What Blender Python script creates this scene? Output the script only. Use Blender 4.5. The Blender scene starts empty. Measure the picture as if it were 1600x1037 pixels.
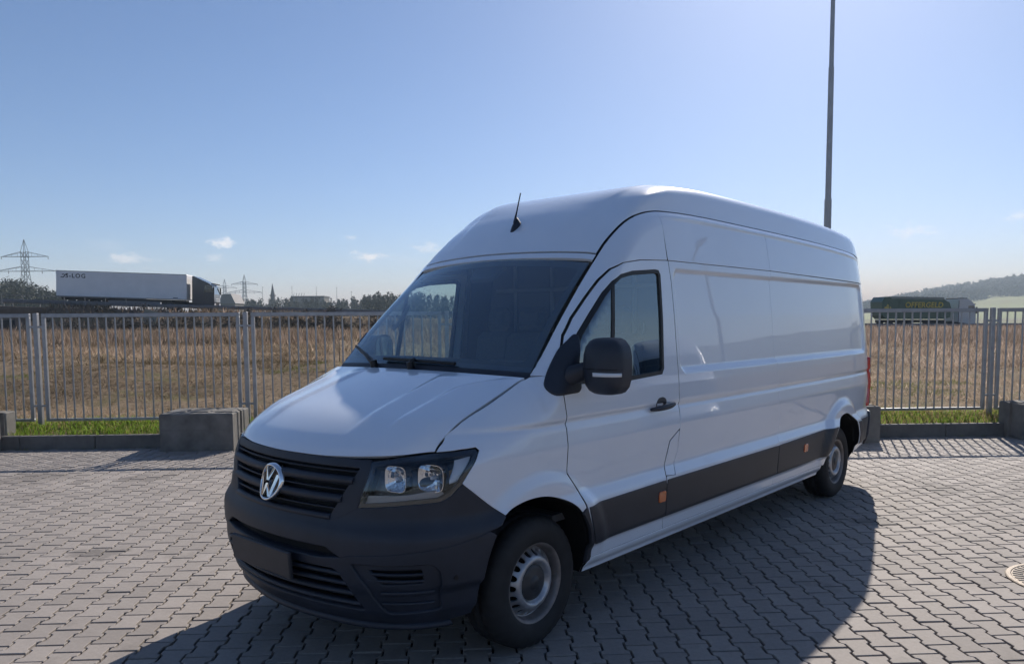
import bpy, math, random
import numpy as np
from mathutils import Vector, Matrix
from mathutils.geometry import delaunay_2d_cdt

random.seed(7)
RNG = np.random.default_rng(11)
R = math.radians
scene = bpy.context.scene
COL = scene.collection

# ------------------------------------------------------------------ camera
FPX, CYPX, CAMZ = 1194.41, 590.71, 1.7238
PITCH, ROLL = 0.07654, 0.0065
cam_data = bpy.data.cameras.new('camera')
cam = bpy.data.objects.new('camera', cam_data)
COL.objects.link(cam)
scene.camera = cam
cam_data.sensor_width = 36.0
cam_data.lens = FPX / 1600.0 * 36.0
cam_data.shift_y = (CYPX - 518.5) / 1600.0
cam_data.clip_start = 0.05
cam_data.clip_end = 20000.0
_f = Vector((0, math.cos(PITCH), -math.sin(PITCH)))
_r = Vector((1, 0, 0))
_d = _f.cross(_r)
_c, _s = math.cos(ROLL), math.sin(ROLL)
_r2, _d2 = _c * _r + _s * _d, -_s * _r + _c * _d
_u2, _b2 = -_d2, -_f
cam.matrix_world = Matrix(((_r2.x, _u2.x, _b2.x, 0), (_r2.y, _u2.y, _b2.y, 0), (_r2.z, _u2.z, _b2.z, CAMZ), (0, 0, 0, 1)))

# ------------------------------------------------------------------ sky, sun, exposure
SUN_AZ, SUN_EL = R(22.2), R(33.5)      # azimuth clockwise from +Y
SKY_STRENGTH, SUN_STRENGTH = 0.092, 4.8
world = bpy.data.worlds.new('World')
scene.world = world
world.use_nodes = True
wn, wl = world.node_tree.nodes, world.node_tree.links
wn.clear()
w_out = wn.new('ShaderNodeOutputWorld')
w_bg = wn.new('ShaderNodeBackground')
w_bg.inputs['Strength'].default_value = SKY_STRENGTH
w_sky = wn.new('ShaderNodeTexSky')
w_sky.sky_type = 'NISHITA'
w_sky.sun_disc = False
w_sky.sun_elevation = SUN_EL
w_sky.sun_rotation = SUN_AZ
w_sky.altitude = 250
w_sky.air_density = 0.75
w_sky.dust_density = 0.5
w_sky.ozone_density = 6.0
# small fair-weather clouds in a low band, all round the horizon
w_tc = wn.new('ShaderNodeTexCoord')
w_map = wn.new('ShaderNodeMapping')
w_map.inputs['Scale'].default_value = (9.0, 9.0, 30.0)
w_map.inputs['Location'].default_value = (3.3, 1.7, 0.4)
w_noise = wn.new('ShaderNodeTexNoise')
w_noise.inputs['Scale'].default_value = 1.0
w_noise.inputs['Detail'].default_value = 7.0
w_noise.inputs['Roughness'].default_value = 0.58
w_ramp = wn.new('ShaderNodeMapRange')
w_ramp.interpolation_type = 'SMOOTHSTEP'
w_ramp.inputs['From Min'].default_value = 0.58
w_ramp.inputs['From Max'].default_value = 0.80
w_sep = wn.new('ShaderNodeSeparateXYZ')
w_lo = wn.new('ShaderNodeMapRange'); w_lo.interpolation_type = 'SMOOTHSTEP'
w_lo.inputs['From Min'].default_value = 0.035; w_lo.inputs['From Max'].default_value = 0.075
w_hi = wn.new('ShaderNodeMapRange'); w_hi.interpolation_type = 'SMOOTHSTEP'
w_hi.inputs['From Min'].default_value = 0.13; w_hi.inputs['From Max'].default_value = 0.085
w_m1 = wn.new('ShaderNodeMath'); w_m1.operation = 'MULTIPLY'
w_m2 = wn.new('ShaderNodeMath'); w_m2.operation = 'MULTIPLY'
w_m3 = wn.new('ShaderNodeMath'); w_m3.operation = 'MULTIPLY'; w_m3.inputs[1].default_value = 0.15
w_mix = wn.new('ShaderNodeMix'); w_mix.data_type = 'RGBA'
w_mix.inputs['B'].default_value = (9.6, 10.2, 10.9, 1)
wl.new(w_tc.outputs['Generated'], w_map.inputs['Vector'])
wl.new(w_map.outputs['Vector'], w_noise.inputs['Vector'])
wl.new(w_noise.outputs['Fac'], w_ramp.inputs['Value'])
wl.new(w_tc.outputs['Generated'], w_sep.inputs['Vector'])
wl.new(w_sep.outputs['Z'], w_lo.inputs['Value'])
wl.new(w_sep.outputs['Z'], w_hi.inputs['Value'])
wl.new(w_lo.outputs['Result'], w_m1.inputs[0]); wl.new(w_hi.outputs['Result'], w_m1.inputs[1])
wl.new(w_m1.outputs['Value'], w_m2.inputs[0]); wl.new(w_ramp.outputs['Result'], w_m2.inputs[1])
wl.new(w_m2.outputs['Value'], w_m3.inputs[0])
# a few separate fair-weather puffs low over the horizon
w_fine = wn.new('ShaderNodeTexNoise')
w_fine.inputs['Scale'].default_value = 60.0; w_fine.inputs['Detail'].default_value = 6.0; w_fine.inputs['Roughness'].default_value = 0.6
w_fm = wn.new('ShaderNodeMapping'); w_fm.inputs['Scale'].default_value = (1, 1, 1.9)
wl.new(w_tc.outputs['Generated'], w_fm.inputs['Vector']); wl.new(w_fm.outputs['Vector'], w_fine.inputs['Vector'])
w_acc = w_m3.outputs['Value']
def cloud_puff(az, el, rad, amount):
    global w_acc
    c_ = (math.sin(R(az)) * math.cos(R(el)), math.cos(R(az)) * math.cos(R(el)), math.sin(R(el)))
    sub = wn.new('ShaderNodeVectorMath'); sub.operation = 'SUBTRACT'; sub.inputs[1].default_value = c_
    scl = wn.new('ShaderNodeVectorMath'); scl.operation = 'MULTIPLY'; scl.inputs[1].default_value = (1, 1, 2.6)
    ln = wn.new('ShaderNodeVectorMath'); ln.operation = 'LENGTH'
    wl.new(w_tc.outputs['Generated'], sub.inputs[0]); wl.new(sub.outputs['Vector'], scl.inputs[0]); wl.new(scl.outputs['Vector'], ln.inputs[0])
    ma = wn.new('ShaderNodeMath'); ma.operation = 'MULTIPLY_ADD'; ma.inputs[1].default_value = rad * 3.6; ma.inputs[2].default_value = -rad * 1.7
    wl.new(w_fine.outputs['Fac'], ma.inputs[0])
    ad = wn.new('ShaderNodeMath'); ad.operation = 'ADD'; wl.new(ln.outputs['Value'], ad.inputs[0]); wl.new(ma.outputs['Value'], ad.inputs[1])
    mr = wn.new('ShaderNodeMapRange'); mr.interpolation_type = 'SMOOTHSTEP'
    mr.inputs['From Min'].default_value = rad; mr.inputs['From Max'].default_value = -rad * .1; mr.inputs['To Max'].default_value = amount
    wl.new(ad.outputs['Value'], mr.inputs['Value'])
    mx = wn.new('ShaderNodeMath'); mx.operation = 'MAXIMUM'; wl.new(w_acc, mx.inputs[0]); wl.new(mr.outputs['Result'], mx.inputs[1])
    w_acc = mx.outputs['Value']
for a_ in ((-20.4, 5.45, .026, .8), (-10.6, 4.6, .026, .75), (-26.2, 4.15, .026, .5), (-20.9, 4.35, .018, .4), (-11.7, 6.0, .016, .35), (-6.2, 5.4, .022, .45), (27.6, 5.6, .034, .5), (33.5, 6.1, .02, .4),
           (84, 4.4, .024, .5), (140, 5.4, .03, .6), (215, 5.0, .03, .6), (290, 5.2, .03, .6)):
    cloud_puff(*a_)
wl.new(w_acc, w_mix.inputs['Factor'])
wl.new(w_sky.outputs['Color'], w_mix.inputs['A'])
wl.new(w_mix.outputs['Result'], w_bg.inputs['Color'])
wl.new(w_bg.outputs['Background'], w_out.inputs['Surface'])

SUN_DIR = Vector((math.sin(SUN_AZ) * math.cos(SUN_EL), math.cos(SUN_AZ) * math.cos(SUN_EL), math.sin(SUN_EL)))
sun_data = bpy.data.lights.new('sun', 'SUN')
sun_data.energy = SUN_STRENGTH
sun_data.angle = R(0.53)
sun_data.color = (1.0, 0.93, 0.84)
sun = bpy.data.objects.new('sun', sun_data)
COL.objects.link(sun)
sun.rotation_euler = (-SUN_DIR).to_track_quat('-Z', 'Y').to_euler()
sun.location = SUN_DIR * 60

vs = scene.view_settings
vs.view_transform = 'Standard'
vs.look = 'None'
vs.exposure = 0.35
vs.gamma = 1.0
vs.use_curve_mapping = False
scene.cycles.max_bounces = 6
scene.cycles.diffuse_bounces = 3
scene.cycles.glossy_bounces = 4
scene.cycles.volume_bounces = 0
scene.cycles.transparent_max_bounces = 12
scene.cycles.use_adaptive_sampling = True
scene.cycles.adaptive_threshold = 0.03
scene.cycles.use_denoising = True
scene.cycles.sample_clamp_indirect = 6.0
scene.cycles.caustics_reflective = False
scene.cycles.caustics_refractive = False

# ------------------------------------------------------------------ helpers: materials
def principled(name, col, rough=0.5, metal=0.0, coat=0.0, spec=0.5, noise=None, bump=None, attr=None, coat_rough=0.03, sheen=0.0):
    """noise=(scale, amount[, detail]) multiplies the colour; bump=(scale, strength, distance); attr=name of a float attribute that tints"""
    m = bpy.data.materials.new(name)
    m.use_nodes = True
    n, l = m.node_tree.nodes, m.node_tree.links
    b = n['Principled BSDF']
    b.inputs['Base Color'].default_value = (*col, 1)
    b.inputs['Roughness'].default_value = rough
    b.inputs['Metallic'].default_value = metal
    b.inputs['Coat Weight'].default_value = coat
    b.inputs['Coat Roughness'].default_value = coat_rough
    b.inputs['Coat IOR'].default_value = 1.6
    b.inputs['Specular IOR Level'].default_value = spec
    tc = n.new('ShaderNodeTexCoord')
    src = None
    if noise:
        t = n.new('ShaderNodeTexNoise')
        t.inputs['Scale'].default_value = noise[0]
        t.inputs['Detail'].default_value = noise[2] if len(noise) > 2 else 5
        t.inputs['Roughness'].default_value = 0.6
        l.new(tc.outputs['Object'], t.inputs['Vector'])
        mr = n.new('ShaderNodeMapRange')
        mr.inputs['From Min'].default_value = 0.25; mr.inputs['From Max'].default_value = 0.75
        mr.inputs['To Min'].default_value = 1 - noise[1]; mr.inputs['To Max'].default_value = 1 + noise[1]
        l.new(t.outputs['Fac'], mr.inputs['Value'])
        mx = n.new('ShaderNodeVectorMath'); mx.operation = 'SCALE'
        mx.inputs[0].default_value = col
        l.new(mr.outputs['Result'], mx.inputs['Scale'])
        src = mx.outputs['Vector']
    if attr:
        at = n.new('ShaderNodeAttribute'); at.attribute_name = attr
        mx2 = n.new('ShaderNodeVectorMath'); mx2.operation = 'SCALE'
        if src is None: mx2.inputs[0].default_value = col
        else: l.new(src, mx2.inputs[0])
        l.new(at.outputs['Fac'], mx2.inputs['Scale'])
        src = mx2.outputs['Vector']
    if src is not None:
        l.new(src, b.inputs['Base Color'])
    if bump:
        t2 = n.new('ShaderNodeTexNoise')
        t2.inputs['Scale'].default_value = bump[0]; t2.inputs['Detail'].default_value = 4
        l.new(tc.outputs['Object'], t2.inputs['Vector'])
        bp = n.new('ShaderNodeBump')
        bp.inputs['Strength'].default_value = bump[1]; bp.inputs['Distance'].default_value = bump[2]
        l.new(t2.outputs['Fac'], bp.inputs['Height'])
        l.new(bp.outputs['Normal'], b.inputs['Normal'])
    return m

def thin_glass(name, tint, ior=1.5, rough=0.0, dirt=0.0, gain=1.0):
    m = bpy.data.materials.new(name); m.use_nodes = True
    n, l = m.node_tree.nodes, m.node_tree.links
    n.clear()
    o = n.new('ShaderNodeOutputMaterial')
    tr = n.new('ShaderNodeBsdfTransparent'); tr.inputs['Color'].default_value = (*tint, 1)
    gl = n.new('ShaderNodeBsdfGlossy'); gl.inputs['Roughness'].default_value = rough
    gl.inputs['Color'].default_value = (0.80, 0.92, 1.0, 1)
    # Schlick reflectance of a pane (both faces), the same seen from either side
    r0 = 2 * ((ior - 1) / (ior + 1)) ** 2 * gain
    lw = n.new('ShaderNodeLayerWeight'); lw.inputs['Blend'].default_value = 0.5
    pw = n.new('ShaderNodeMath'); pw.operation = 'POWER'; pw.inputs[1].default_value = 5.0
    mul = n.new('ShaderNodeMath'); mul.operation = 'MULTIPLY_ADD'; mul.inputs[1].default_value = 1 - r0; mul.inputs[2].default_value = r0; mul.use_clamp = True
    mx = n.new('ShaderNodeMixShader')
    l.new(lw.outputs['Facing'], pw.inputs[0]); l.new(pw.outputs['Value'], mul.inputs[0]); l.new(mul.outputs['Value'], mx.inputs['Fac'])
    l.new(tr.outputs['BSDF'], mx.inputs[1]); l.new(gl.outputs['BSDF'], mx.inputs[2])
    last = mx.outputs['Shader']
    if dirt:
        df = n.new('ShaderNodeBsdfDiffuse'); df.inputs['Color'].default_value = (0.55, 0.53, 0.5, 1)
        tn = n.new('ShaderNodeTexNoise'); tn.inputs['Scale'].default_value = 3.0; tn.inputs['Detail'].default_value = 6
        mm = n.new('ShaderNodeMath'); mm.operation = 'MULTIPLY'; mm.inputs[1].default_value = dirt * 2
        l.new(tn.outputs['Fac'], mm.inputs[0])
        m2 = n.new('ShaderNodeMixShader')
        l.new(mm.outputs['Value'], m2.inputs['Fac']); l.new(last, m2.inputs[1]); l.new(df.outputs['BSDF'], m2.inputs[2])
        last = m2.outputs['Shader']
    l.new(last, o.inputs['Surface'])
    return m

# ------------------------------------------------------------------ helpers: objects
def link(o, parent=None):
    COL.objects.link(o)
    if parent is not None:
        o.parent = parent
    return o

def empty(name, loc=(0, 0, 0), rz=0.0):
    o = bpy.data.objects.new(name, None)
    o.empty_display_size = 0.2
    o.location = loc; o.rotation_euler = (0, 0, rz)
    return link(o)

def tag(o, label=None, cat=None, group=None, kind=None):
    if label: o['label'] = label
    if cat: o['category'] = cat
    if group: o['group'] = group
    if kind: o['kind'] = kind
    return o

def arr_mesh(name, V, F, smooth=False):
    """V (n,3); F (m,k) with one k"""
    V = np.asarray(V, np.float32); F = np.asarray(F, np.int32)
    me = bpy.data.meshes.new(name)
    me.vertices.add(len(V)); me.vertices.foreach_set('co', V.ravel())
    m, k = F.shape
    me.loops.add(m * k); me.loops.foreach_set('vertex_index', F.ravel())
    me.polygons.add(m); me.polygons.foreach_set('loop_start', np.arange(0, m * k, k, dtype=np.int32))
    me.polygons.foreach_set('use_smooth', np.full(m, bool(smooth)))
    me.update(calc_edges=True)
    return me

class MB:
    def __init__(self):
        self.v = []; self.f = []; self.sm = []
    def add(self, v, f, smooth=False):
        b = len(self.v)
        self.v += [tuple(map(float, p)) for p in v]
        self.f += [tuple(b + int(i) for i in q) for q in f]
        self.sm += [smooth] * len(f)
        return self
    def box(self, c, d, rot=None, bev=0.0):
        x, y, z = d[0] / 2, d[1] / 2, d[2] / 2
        if bev <= 0:
            vs_ = [(sx * x, sy * y, sz * z) for sx in (-1, 1) for sy in (-1, 1) for sz in (-1, 1)]
            fs = [(0, 1, 3, 2), (4, 6, 7, 5), (0, 4, 5, 1), (2, 3, 7, 6), (0, 2, 6, 4), (1, 5, 7, 3)]
        else:
            b = min(bev, x * .9, y * .9, z * .9)
            vs_ = []; idx = {}
            for sx in (-1, 1):
                for sy in (-1, 1):
                    for sz in (-1, 1):
                        for a in range(3):
                            p = [sx * (x - b), sy * (y - b), sz * (z - b)]
                            p[a] = (sx * x, sy * y, sz * z)[a]
                            idx[(sx, sy, sz, a)] = len(vs_); vs_.append(tuple(p))
            fs = []
            for a in range(3):
                o1, o2 = [(1, 2), (2, 0), (0, 1)][a]
                for s in (-1, 1):
                    q = []
                    for (p1, p2) in ((-1, -1), (1, -1), (1, 1), (-1, 1)):
                        k = [0, 0, 0]; k[a] = s; k[o1] = p1; k[o2] = p2
                        q.append(idx[(k[0], k[1], k[2], a)])
                    fs.append(q if s > 0 else q[::-1])
            for a in range(3):
                o1, o2 = [(1, 2), (2, 0), (0, 1)][a]
                for p1 in (-1, 1):
                    for p2 in (-1, 1):
                        k0 = [0, 0, 0]; k0[o1] = p1; k0[o2] = p2
                        A = list(k0); A[a] = -1; B = list(k0); B[a] = 1
                        q = [idx[(*A, o1)], idx[(*B, o1)], idx[(*B, o2)], idx[(*A, o2)]]
                        fs.append(q if p1 * p2 < 0 else q[::-1])
            for sx in (-1, 1):
                for sy in (-1, 1):
                    for sz in (-1, 1):
                        q = [idx[(sx, sy, sz, 0)], idx[(sx, sy, sz, 1)], idx[(sx, sy, sz, 2)]]
                        fs.append(q if sx * sy * sz > 0 else q[::-1])
        M_ = rot if rot is not None else Matrix.Identity(3)
        C = Vector(c)
        return self.add([M_ @ Vector(p) + C for p in vs_], fs)
    def tube(self, pts, rad, n=8, cap=True, smooth=True):
        pts = [Vector(p) for p in pts]
        rads = rad if isinstance(rad, (list, tuple)) else [rad] * len(pts)
        rings = []; prev = None
        for i, p in enumerate(pts):
            t = (pts[min(i + 1, len(pts) - 1)] - pts[max(i - 1, 0)]).normalized()
            if prev is None:
                a = Vector((0, 0, 1)) if abs(t.z) < .9 else Vector((1, 0, 0))
                u = t.cross(a).normalized()
            else:
                u = (prev - t * prev.dot(t)).normalized()
            prev = u; w = t.cross(u)
            rings.append([p + (u * math.cos(2 * math.pi * k / n) + w * math.sin(2 * math.pi * k / n)) * rads[i] for k in range(n)])
        v = [q for r in rings for q in r]; f = []
        for i in range(len(pts) - 1):
            for k in range(n):
                f.append((i * n + k, i * n + (k + 1) % n, (i + 1) * n + (k + 1) % n, (i + 1) * n + k))
        self.add(v, f, smooth)
        if cap:
            self.add(rings[0], [tuple(range(n))[::-1]]); self.add(rings[-1], [tuple(range(n))])
        return self
    def grid(self, G, smooth=True, flip=False, closed=False):
        G = np.asarray(G, float); a, b = G.shape[:2]
        f = []
        for i in range(a - 1):
            for j in range(b if closed else b - 1):
                j2 = (j + 1) % b
                q = (i * b + j, (i + 1) * b + j, (i + 1) * b + j2, i * b + j2)
                f.append(q[::-1] if flip else q)
        return self.add(G.reshape(-1, 3), f, smooth)
    def prism(self, outline, ax, lo, hi, smooth=False):
        """outline: 2-D points; ax: axis 0/1/2 of extrusion"""
        n = len(outline)
        def P(p, h):
            q = list(p); q.insert(ax, h); return q
        v = [P(p, lo) for p in outline] + [P(p, hi) for p in outline]
        f = [(i, (i + 1) % n, n + (i + 1) % n, n + i) for i in range(n)]
        self.add(v, f, smooth)
        self.add(v[:n], [tuple(range(n))[::-1]]); self.add(v[n:], [tuple(range(n))])
        return self
    def mesh(self, name):
        me = bpy.data.meshes.new(name)
        me.from_pydata(self.v, [], self.f)
        me.polygons.foreach_set('use_smooth', self.sm)
        me.update()
        return me
    def build(self, name, m, parent=None, fix=True):
        me = self.mesh(name)
        if fix:
            import bmesh
            bm = bmesh.new(); bm.from_mesh(me); bmesh.ops.recalc_face_normals(bm, faces=bm.faces); bm.to_mesh(me); bm.free()
        me.materials.append(m)
        return link(bpy.data.objects.new(name, me), parent)

def obj(name, me, m, parent=None):
    if m is not None and not me.materials:
        me.materials.append(m)
    return link(bpy.data.objects.new(name, me), parent)

def copy_tree(o, parent=None):
    c = o.copy(); COL.objects.link(c); c.parent = parent
    for ch in o.children:
        copy_tree(ch, c)
    return c

_fontcache = {}
def text_mesh(name, txt, size, depth=0.004, shear=0.0, spacing=1.0, bold=0.0):
    cu = bpy.data.curves.new(name, 'FONT')
    cu.body = txt; cu.size = size; cu.extrude = depth; cu.shear = shear; cu.space_character = spacing; cu.offset = bold
    cu.align_x = 'CENTER'; cu.align_y = 'CENTER'; cu.resolution_u = 3
    o = bpy.data.objects.new(name, cu); COL.objects.link(o)
    dg = bpy.context.evaluated_depsgraph_get()
    me = bpy.data.meshes.new_from_object(o.evaluated_get(dg))
    bpy.data.objects.remove(o); bpy.data.curves.remove(cu)
    return me

# ------------------------------------------------------------------ materials
MAT = dict(
    paint=principled('white_paint', (0.78, 0.85, 0.94), 0.28, coat=1.0, spec=0.5, noise=(1.3, 0.03), coat_rough=0.008),
    plastic=principled('black_plastic', (0.021, 0.027, 0.041), 0.50, noise=(5, 0.25, 8), bump=(420, 0.45, 0.0012)),
    trim=principled('grey_black_trim', (0.030, 0.033, 0.042), 0.45, noise=(4, 0.15), bump=(700, 0.2, 0.0005)),
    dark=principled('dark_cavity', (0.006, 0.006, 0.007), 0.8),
    rubber=principled('tyre_rubber', (0.018, 0.018, 0.019), 0.75, noise=(14, 0.3), bump=(160, 0.3, 0.001)),
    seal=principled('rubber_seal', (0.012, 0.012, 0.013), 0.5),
    gloss_black=principled('gloss_black', (0.012, 0.013, 0.016), 0.12, coat=0.5),
    silver=principled('silver_steel', (0.44, 0.45, 0.47), 0.34, metal=0.6, noise=(14, 0.3, 8)),
    lip=principled('brown_steel', (0.22, 0.20, 0.19), 0.5, metal=0.5, noise=(20, 0.3)),
    chrome=principled('chrome', (0.86, 0.87, 0.88), 0.06, metal=1.0),
    hub=principled('hub_cap', (0.04, 0.042, 0.046), 0.42),
    inter=principled('cab_interior', (0.085, 0.088, 0.095), 0.7, bump=(300, 0.2, 0.001)),
    inter2=principled('cab_lining', (0.24, 0.245, 0.255), 0.8),
    seat=principled('seat_fabric', (0.075, 0.077, 0.082), 0.9, noise=(60, 0.25)),
    orange=principled('orange_reflector', (0.65, 0.13, 0.02), 0.25, coat=0.6),
    red=principled('red_lamp', (0.55, 0.015, 0.015), 0.15, coat=1.0),
    house=principled('lamp_housing', (0.055, 0.058, 0.064), 0.22, coat=0.6),
    dim=principled('running_light', (0.34, 0.34, 0.35), 0.2, coat=1.0),
    clear=principled('clear_lamp', (0.75, 0.77, 0.8), 0.12, coat=1.0),
    amber=principled('amber_lamp', (0.55, 0.28, 0.07), 0.2, coat=0.5),
    plate=principled('plate_holder', (0.032, 0.034, 0.042), 0.5, noise=(7, 0.3)),
    glass=thin_glass('windscreen_glass', (0.80, 0.91, 0.90), 1.52, dirt=0.004, gain=2.5),
    side_glass=thin_glass('side_glass', (0.78, 0.91, 0.88), 1.52, gain=2.6),
    lens=thin_glass('lamp_lens', (0.86, 0.88, 0.90), 1.45),
)

# ------------------------------------------------------------------ delivery van
# van space: x runs back from the front bumper, y to the van's right, z up
def sst(a,b,x):
    t=np.clip((np.asarray(x,float)-a)/(b-a),0,1); return t*t*(3-2*t)
def crom(P,n=24):
    P=np.array(P,float); Q=np.vstack([2*P[0]-P[1],P,2*P[-1]-P[-2]]); out=[]
    for i in range(1,len(Q)-2):
        p0,p1,p2,p3=Q[i-1:i+3]
        t0=0;t1=t0+np.linalg.norm(p1-p0)**.5;t2=t1+np.linalg.norm(p2-p1)**.5;t3=t2+np.linalg.norm(p3-p2)**.5
        t=np.linspace(t1,t2,n,endpoint=False)[:,None]
        A1=(t1-t)/(t1-t0)*p0+(t-t0)/(t1-t0)*p1;A2=(t2-t)/(t2-t1)*p1+(t-t1)/(t2-t1)*p2;A3=(t3-t)/(t3-t2)*p2+(t-t2)/(t3-t2)*p3
        B1=(t2-t)/(t2-t0)*A1+(t-t0)/(t2-t0)*A2;B2=(t3-t)/(t3-t1)*A2+(t-t1)/(t3-t1)*A3
        out.append((t2-t)/(t2-t1)*B1+(t-t1)/(t2-t1)*B2)
    out.append(Q[-2][None]); return np.vstack(out)
def smooth1(nodes,n=16):
    c=crom(nodes,n); return c[:,0],c[:,1]
PLAN=[(0,0),(.012,.2),(.05,.42),(.11,.62),(.21,.79),(.36,.905),(.55,.965),(.8,.995),(1.1,1.005),(1.6,1.01),(2.4,1.012),(4,1.015),(5.5,1.01),(6.0,1.0),(6.3,.975),(6.48,.93),(6.6,.85),(6.66,.7),(6.69,.4),(6.7,0)]
pc=crom([(0.012,-.2)]+PLAN+[(6.69,-.4)]); i0=24; pc=pc[24:-24]
PX,PY=pc[:,0],pc[:,1]; PS=np.concatenate([[0],np.cumsum(np.hypot(np.diff(PX),np.diff(PY)))])
def s_of_x(x): return np.interp(x,PX,PS)
X0=smooth1([(.2,.13),(.28,.09),(.34,.045),(.45,.015),(.55,0),(.72,0),(.79,.03),(.95,.06),(1.07,.095),(1.2,.15),(2.7,.2)])
DY=([.2,.32,.345,.45,.475,.70,.725,.785,.80,.90,1.05,1.145,1.172,1.192,1.30,1.38,1.75,2.075,2.10,2.3,2.42,2.7],
    [-.09,-.075,-.05,-.04,-.015,0.0,-.002,-.030,-.032,-.024,-.014,-.026,-.038,-.023,-.027,-.033,-.065,-.102,-.105,-.140,-.165,-.21])
# smooth DY slightly
_z=np.linspace(.2,2.7,1001); _d=np.interp(_z,*DY); k=np.hanning(11);k/=k.sum(); _d=np.convolve(np.pad(_d,5,mode='edge'),k,'valid')
ZB=smooth1([(0,1.075),(.12,1.085),(.30,1.09),(.44,1.105),(.5,1.16),(.6,1.23),(.77,1.305),(1.02,1.413),(1.085,1.43),(1.4,1.745),(1.74,2.06),(1.9,2.21),(2.1,2.345),(2.3,2.41),(2.6,2.43),(4,2.425),(5.5,2.395),(6.3,2.355),(6.7,2.3)])
INS=smooth1([(0,0),(.12,.01),(.25,.045),(.44,.10),(.6,.13),(.8,.14),(1.05,.145),(1.4,.15),(1.74,.15),(2.0,.105),(2.3,.05),(2.6,.02),(4,.015),(6.7,.015)])
HH=([0,.4,.6,1.0,1.3,1.74,2.1,2.5,7],[.10,.14,.20,.24,.17,.15,.13,.10,.10])
REC=[(2.44,6.24,1.385,2.035)]
def rrect(x,z,r,rad=.06):
    cx,cz=(r[0]+r[1])/2,(r[2]+r[3])/2; hx,hz=(r[1]-r[0])/2-rad,(r[3]-r[2])/2-rad
    dx=np.abs(x-cx)-hx; dz=np.abs(z-cz)-hz
    return np.hypot(np.maximum(dx,0),np.maximum(dz,0))+np.minimum(np.maximum(dx,dz),0)-rad
AX=(1.0,5.49); ARC=(.36,.455)
def zb(x): return np.interp(x,*ZB)
def M(s,z,off=0.,feat=True):
    s=np.asarray(s,float); z=np.asarray(z,float); s,z=np.broadcast_arrays(s,z)
    a=np.abs(s); X=np.interp(a,PS,PX); Yp=np.interp(a,PS,PY)
    x=X+np.interp(z,*X0)*(1-sst(.5,1.2,X)) - .10*sst(1.0,2.5,z)*sst(5.7,6.7,X)
    Y=Yp*(1+np.interp(z,_z,_d))
    ins=np.interp(x,*INS); h=np.interp(x,*HH); r=np.clip((z-(zb(x)-h))/h,0,1.3)
    Y=Y-ins*r*r*np.clip(Yp/.6,0,1)
    if feat:
        e=np.zeros_like(Y)
        for q in REC: e=e-.020*sst(.016,-.016,rrect(x,z,q))
        for ax,st,r1 in ((AX[0],.030,.60),(AX[1],.045,.62)):
            rr=np.hypot(x-ax,(z-.36)); e=e+st*sst(r1,r1-.10,rr)*sst(.3,.6,z)*sst(.55,.75,x)
        g=zb(x)-z; e=e+.012*np.exp(-((g-.035)/.018)**2)*sst(2.25,2.6,x)
        Y=Y+e
    Y=Y+off*1.0
    return np.stack([x,-np.sign(s)*Y,z],-1)

def sx(x, z):
    x = np.asarray(x, float); z = np.asarray(z, float)
    X = np.array(x, float)
    for _ in range(8):
        X = x - np.interp(z, *X0) * (1 - sst(.5, 1.2, X))
    return s_of_x(X)

def dens(poly, step, closed=True):
    poly = [np.array(p, float) for p in poly]; out = []
    n = len(poly)
    for i in range(n if closed else n - 1):
        a, b = poly[i], poly[(i + 1) % n]
        k = max(1, int(math.ceil(np.linalg.norm(b - a) / step)))
        for j in range(k):
            out.append(a + (b - a) * j / k)
    if not closed: out.append(poly[-1])
    return np.array(out)

def inpoly(P, poly):
    x, y = P[:, 0], P[:, 1]; c = np.zeros(len(P), bool); n = len(poly); j = n - 1
    for i in range(n):
        xi, yi = poly[i]; xj, yj = poly[j]
        if yi != yj:
            c ^= ((yi > y) != (yj > y)) & (x < (xj - xi) * (y - yi) / (yj - yi) + xi)
        j = i
    return c

def area2(p):
    p = np.asarray(p); q = np.roll(p, -1, 0)
    return np.sum(p[:, 0] * q[:, 1] - q[:, 0] * p[:, 1])

def inset(poly, d):
    p = np.asarray(poly, float)
    if area2(p) < 0: p = p[::-1]
    e = np.roll(p, -1, 0) - p; e /= np.linalg.norm(e, axis=1)[:, None]
    nrm = np.stack([-e[:, 1], e[:, 0]], 1)
    n0 = np.roll(nrm, 1, 0)
    m = n0 + nrm; m /= np.maximum(np.sum(m * m, 1), .25)[:, None]
    return p + m * 2 * d

def rounded(poly, r, n=4):
    p = [np.array(q, float) for q in poly]; out = []; N = len(p)
    for i in range(N):
        a, b, c = p[i - 1], p[i], p[(i + 1) % N]
        d1, d2 = a - b, c - b
        r1 = min(r, np.linalg.norm(d1) * .45); r2 = min(r, np.linalg.norm(d2) * .45)
        A = b + d1 / np.linalg.norm(d1) * r1; C = b + d2 / np.linalg.norm(d2) * r2
        for k in range(n + 1):
            t = k / n; out.append((1 - t) ** 2 * A + 2 * t * (1 - t) * b + t * t * C)
    return out

def surf_normal(fn, P, h=.003):
    a = fn(P[:, 0] + h, P[:, 1]) - fn(P[:, 0] - h, P[:, 1]); b = fn(P[:, 0], P[:, 1] + h) - fn(P[:, 0], P[:, 1] - h)
    n = np.cross(a, b); n /= np.maximum(np.linalg.norm(n, axis=1), 1e-9)[:, None]
    return n

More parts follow.
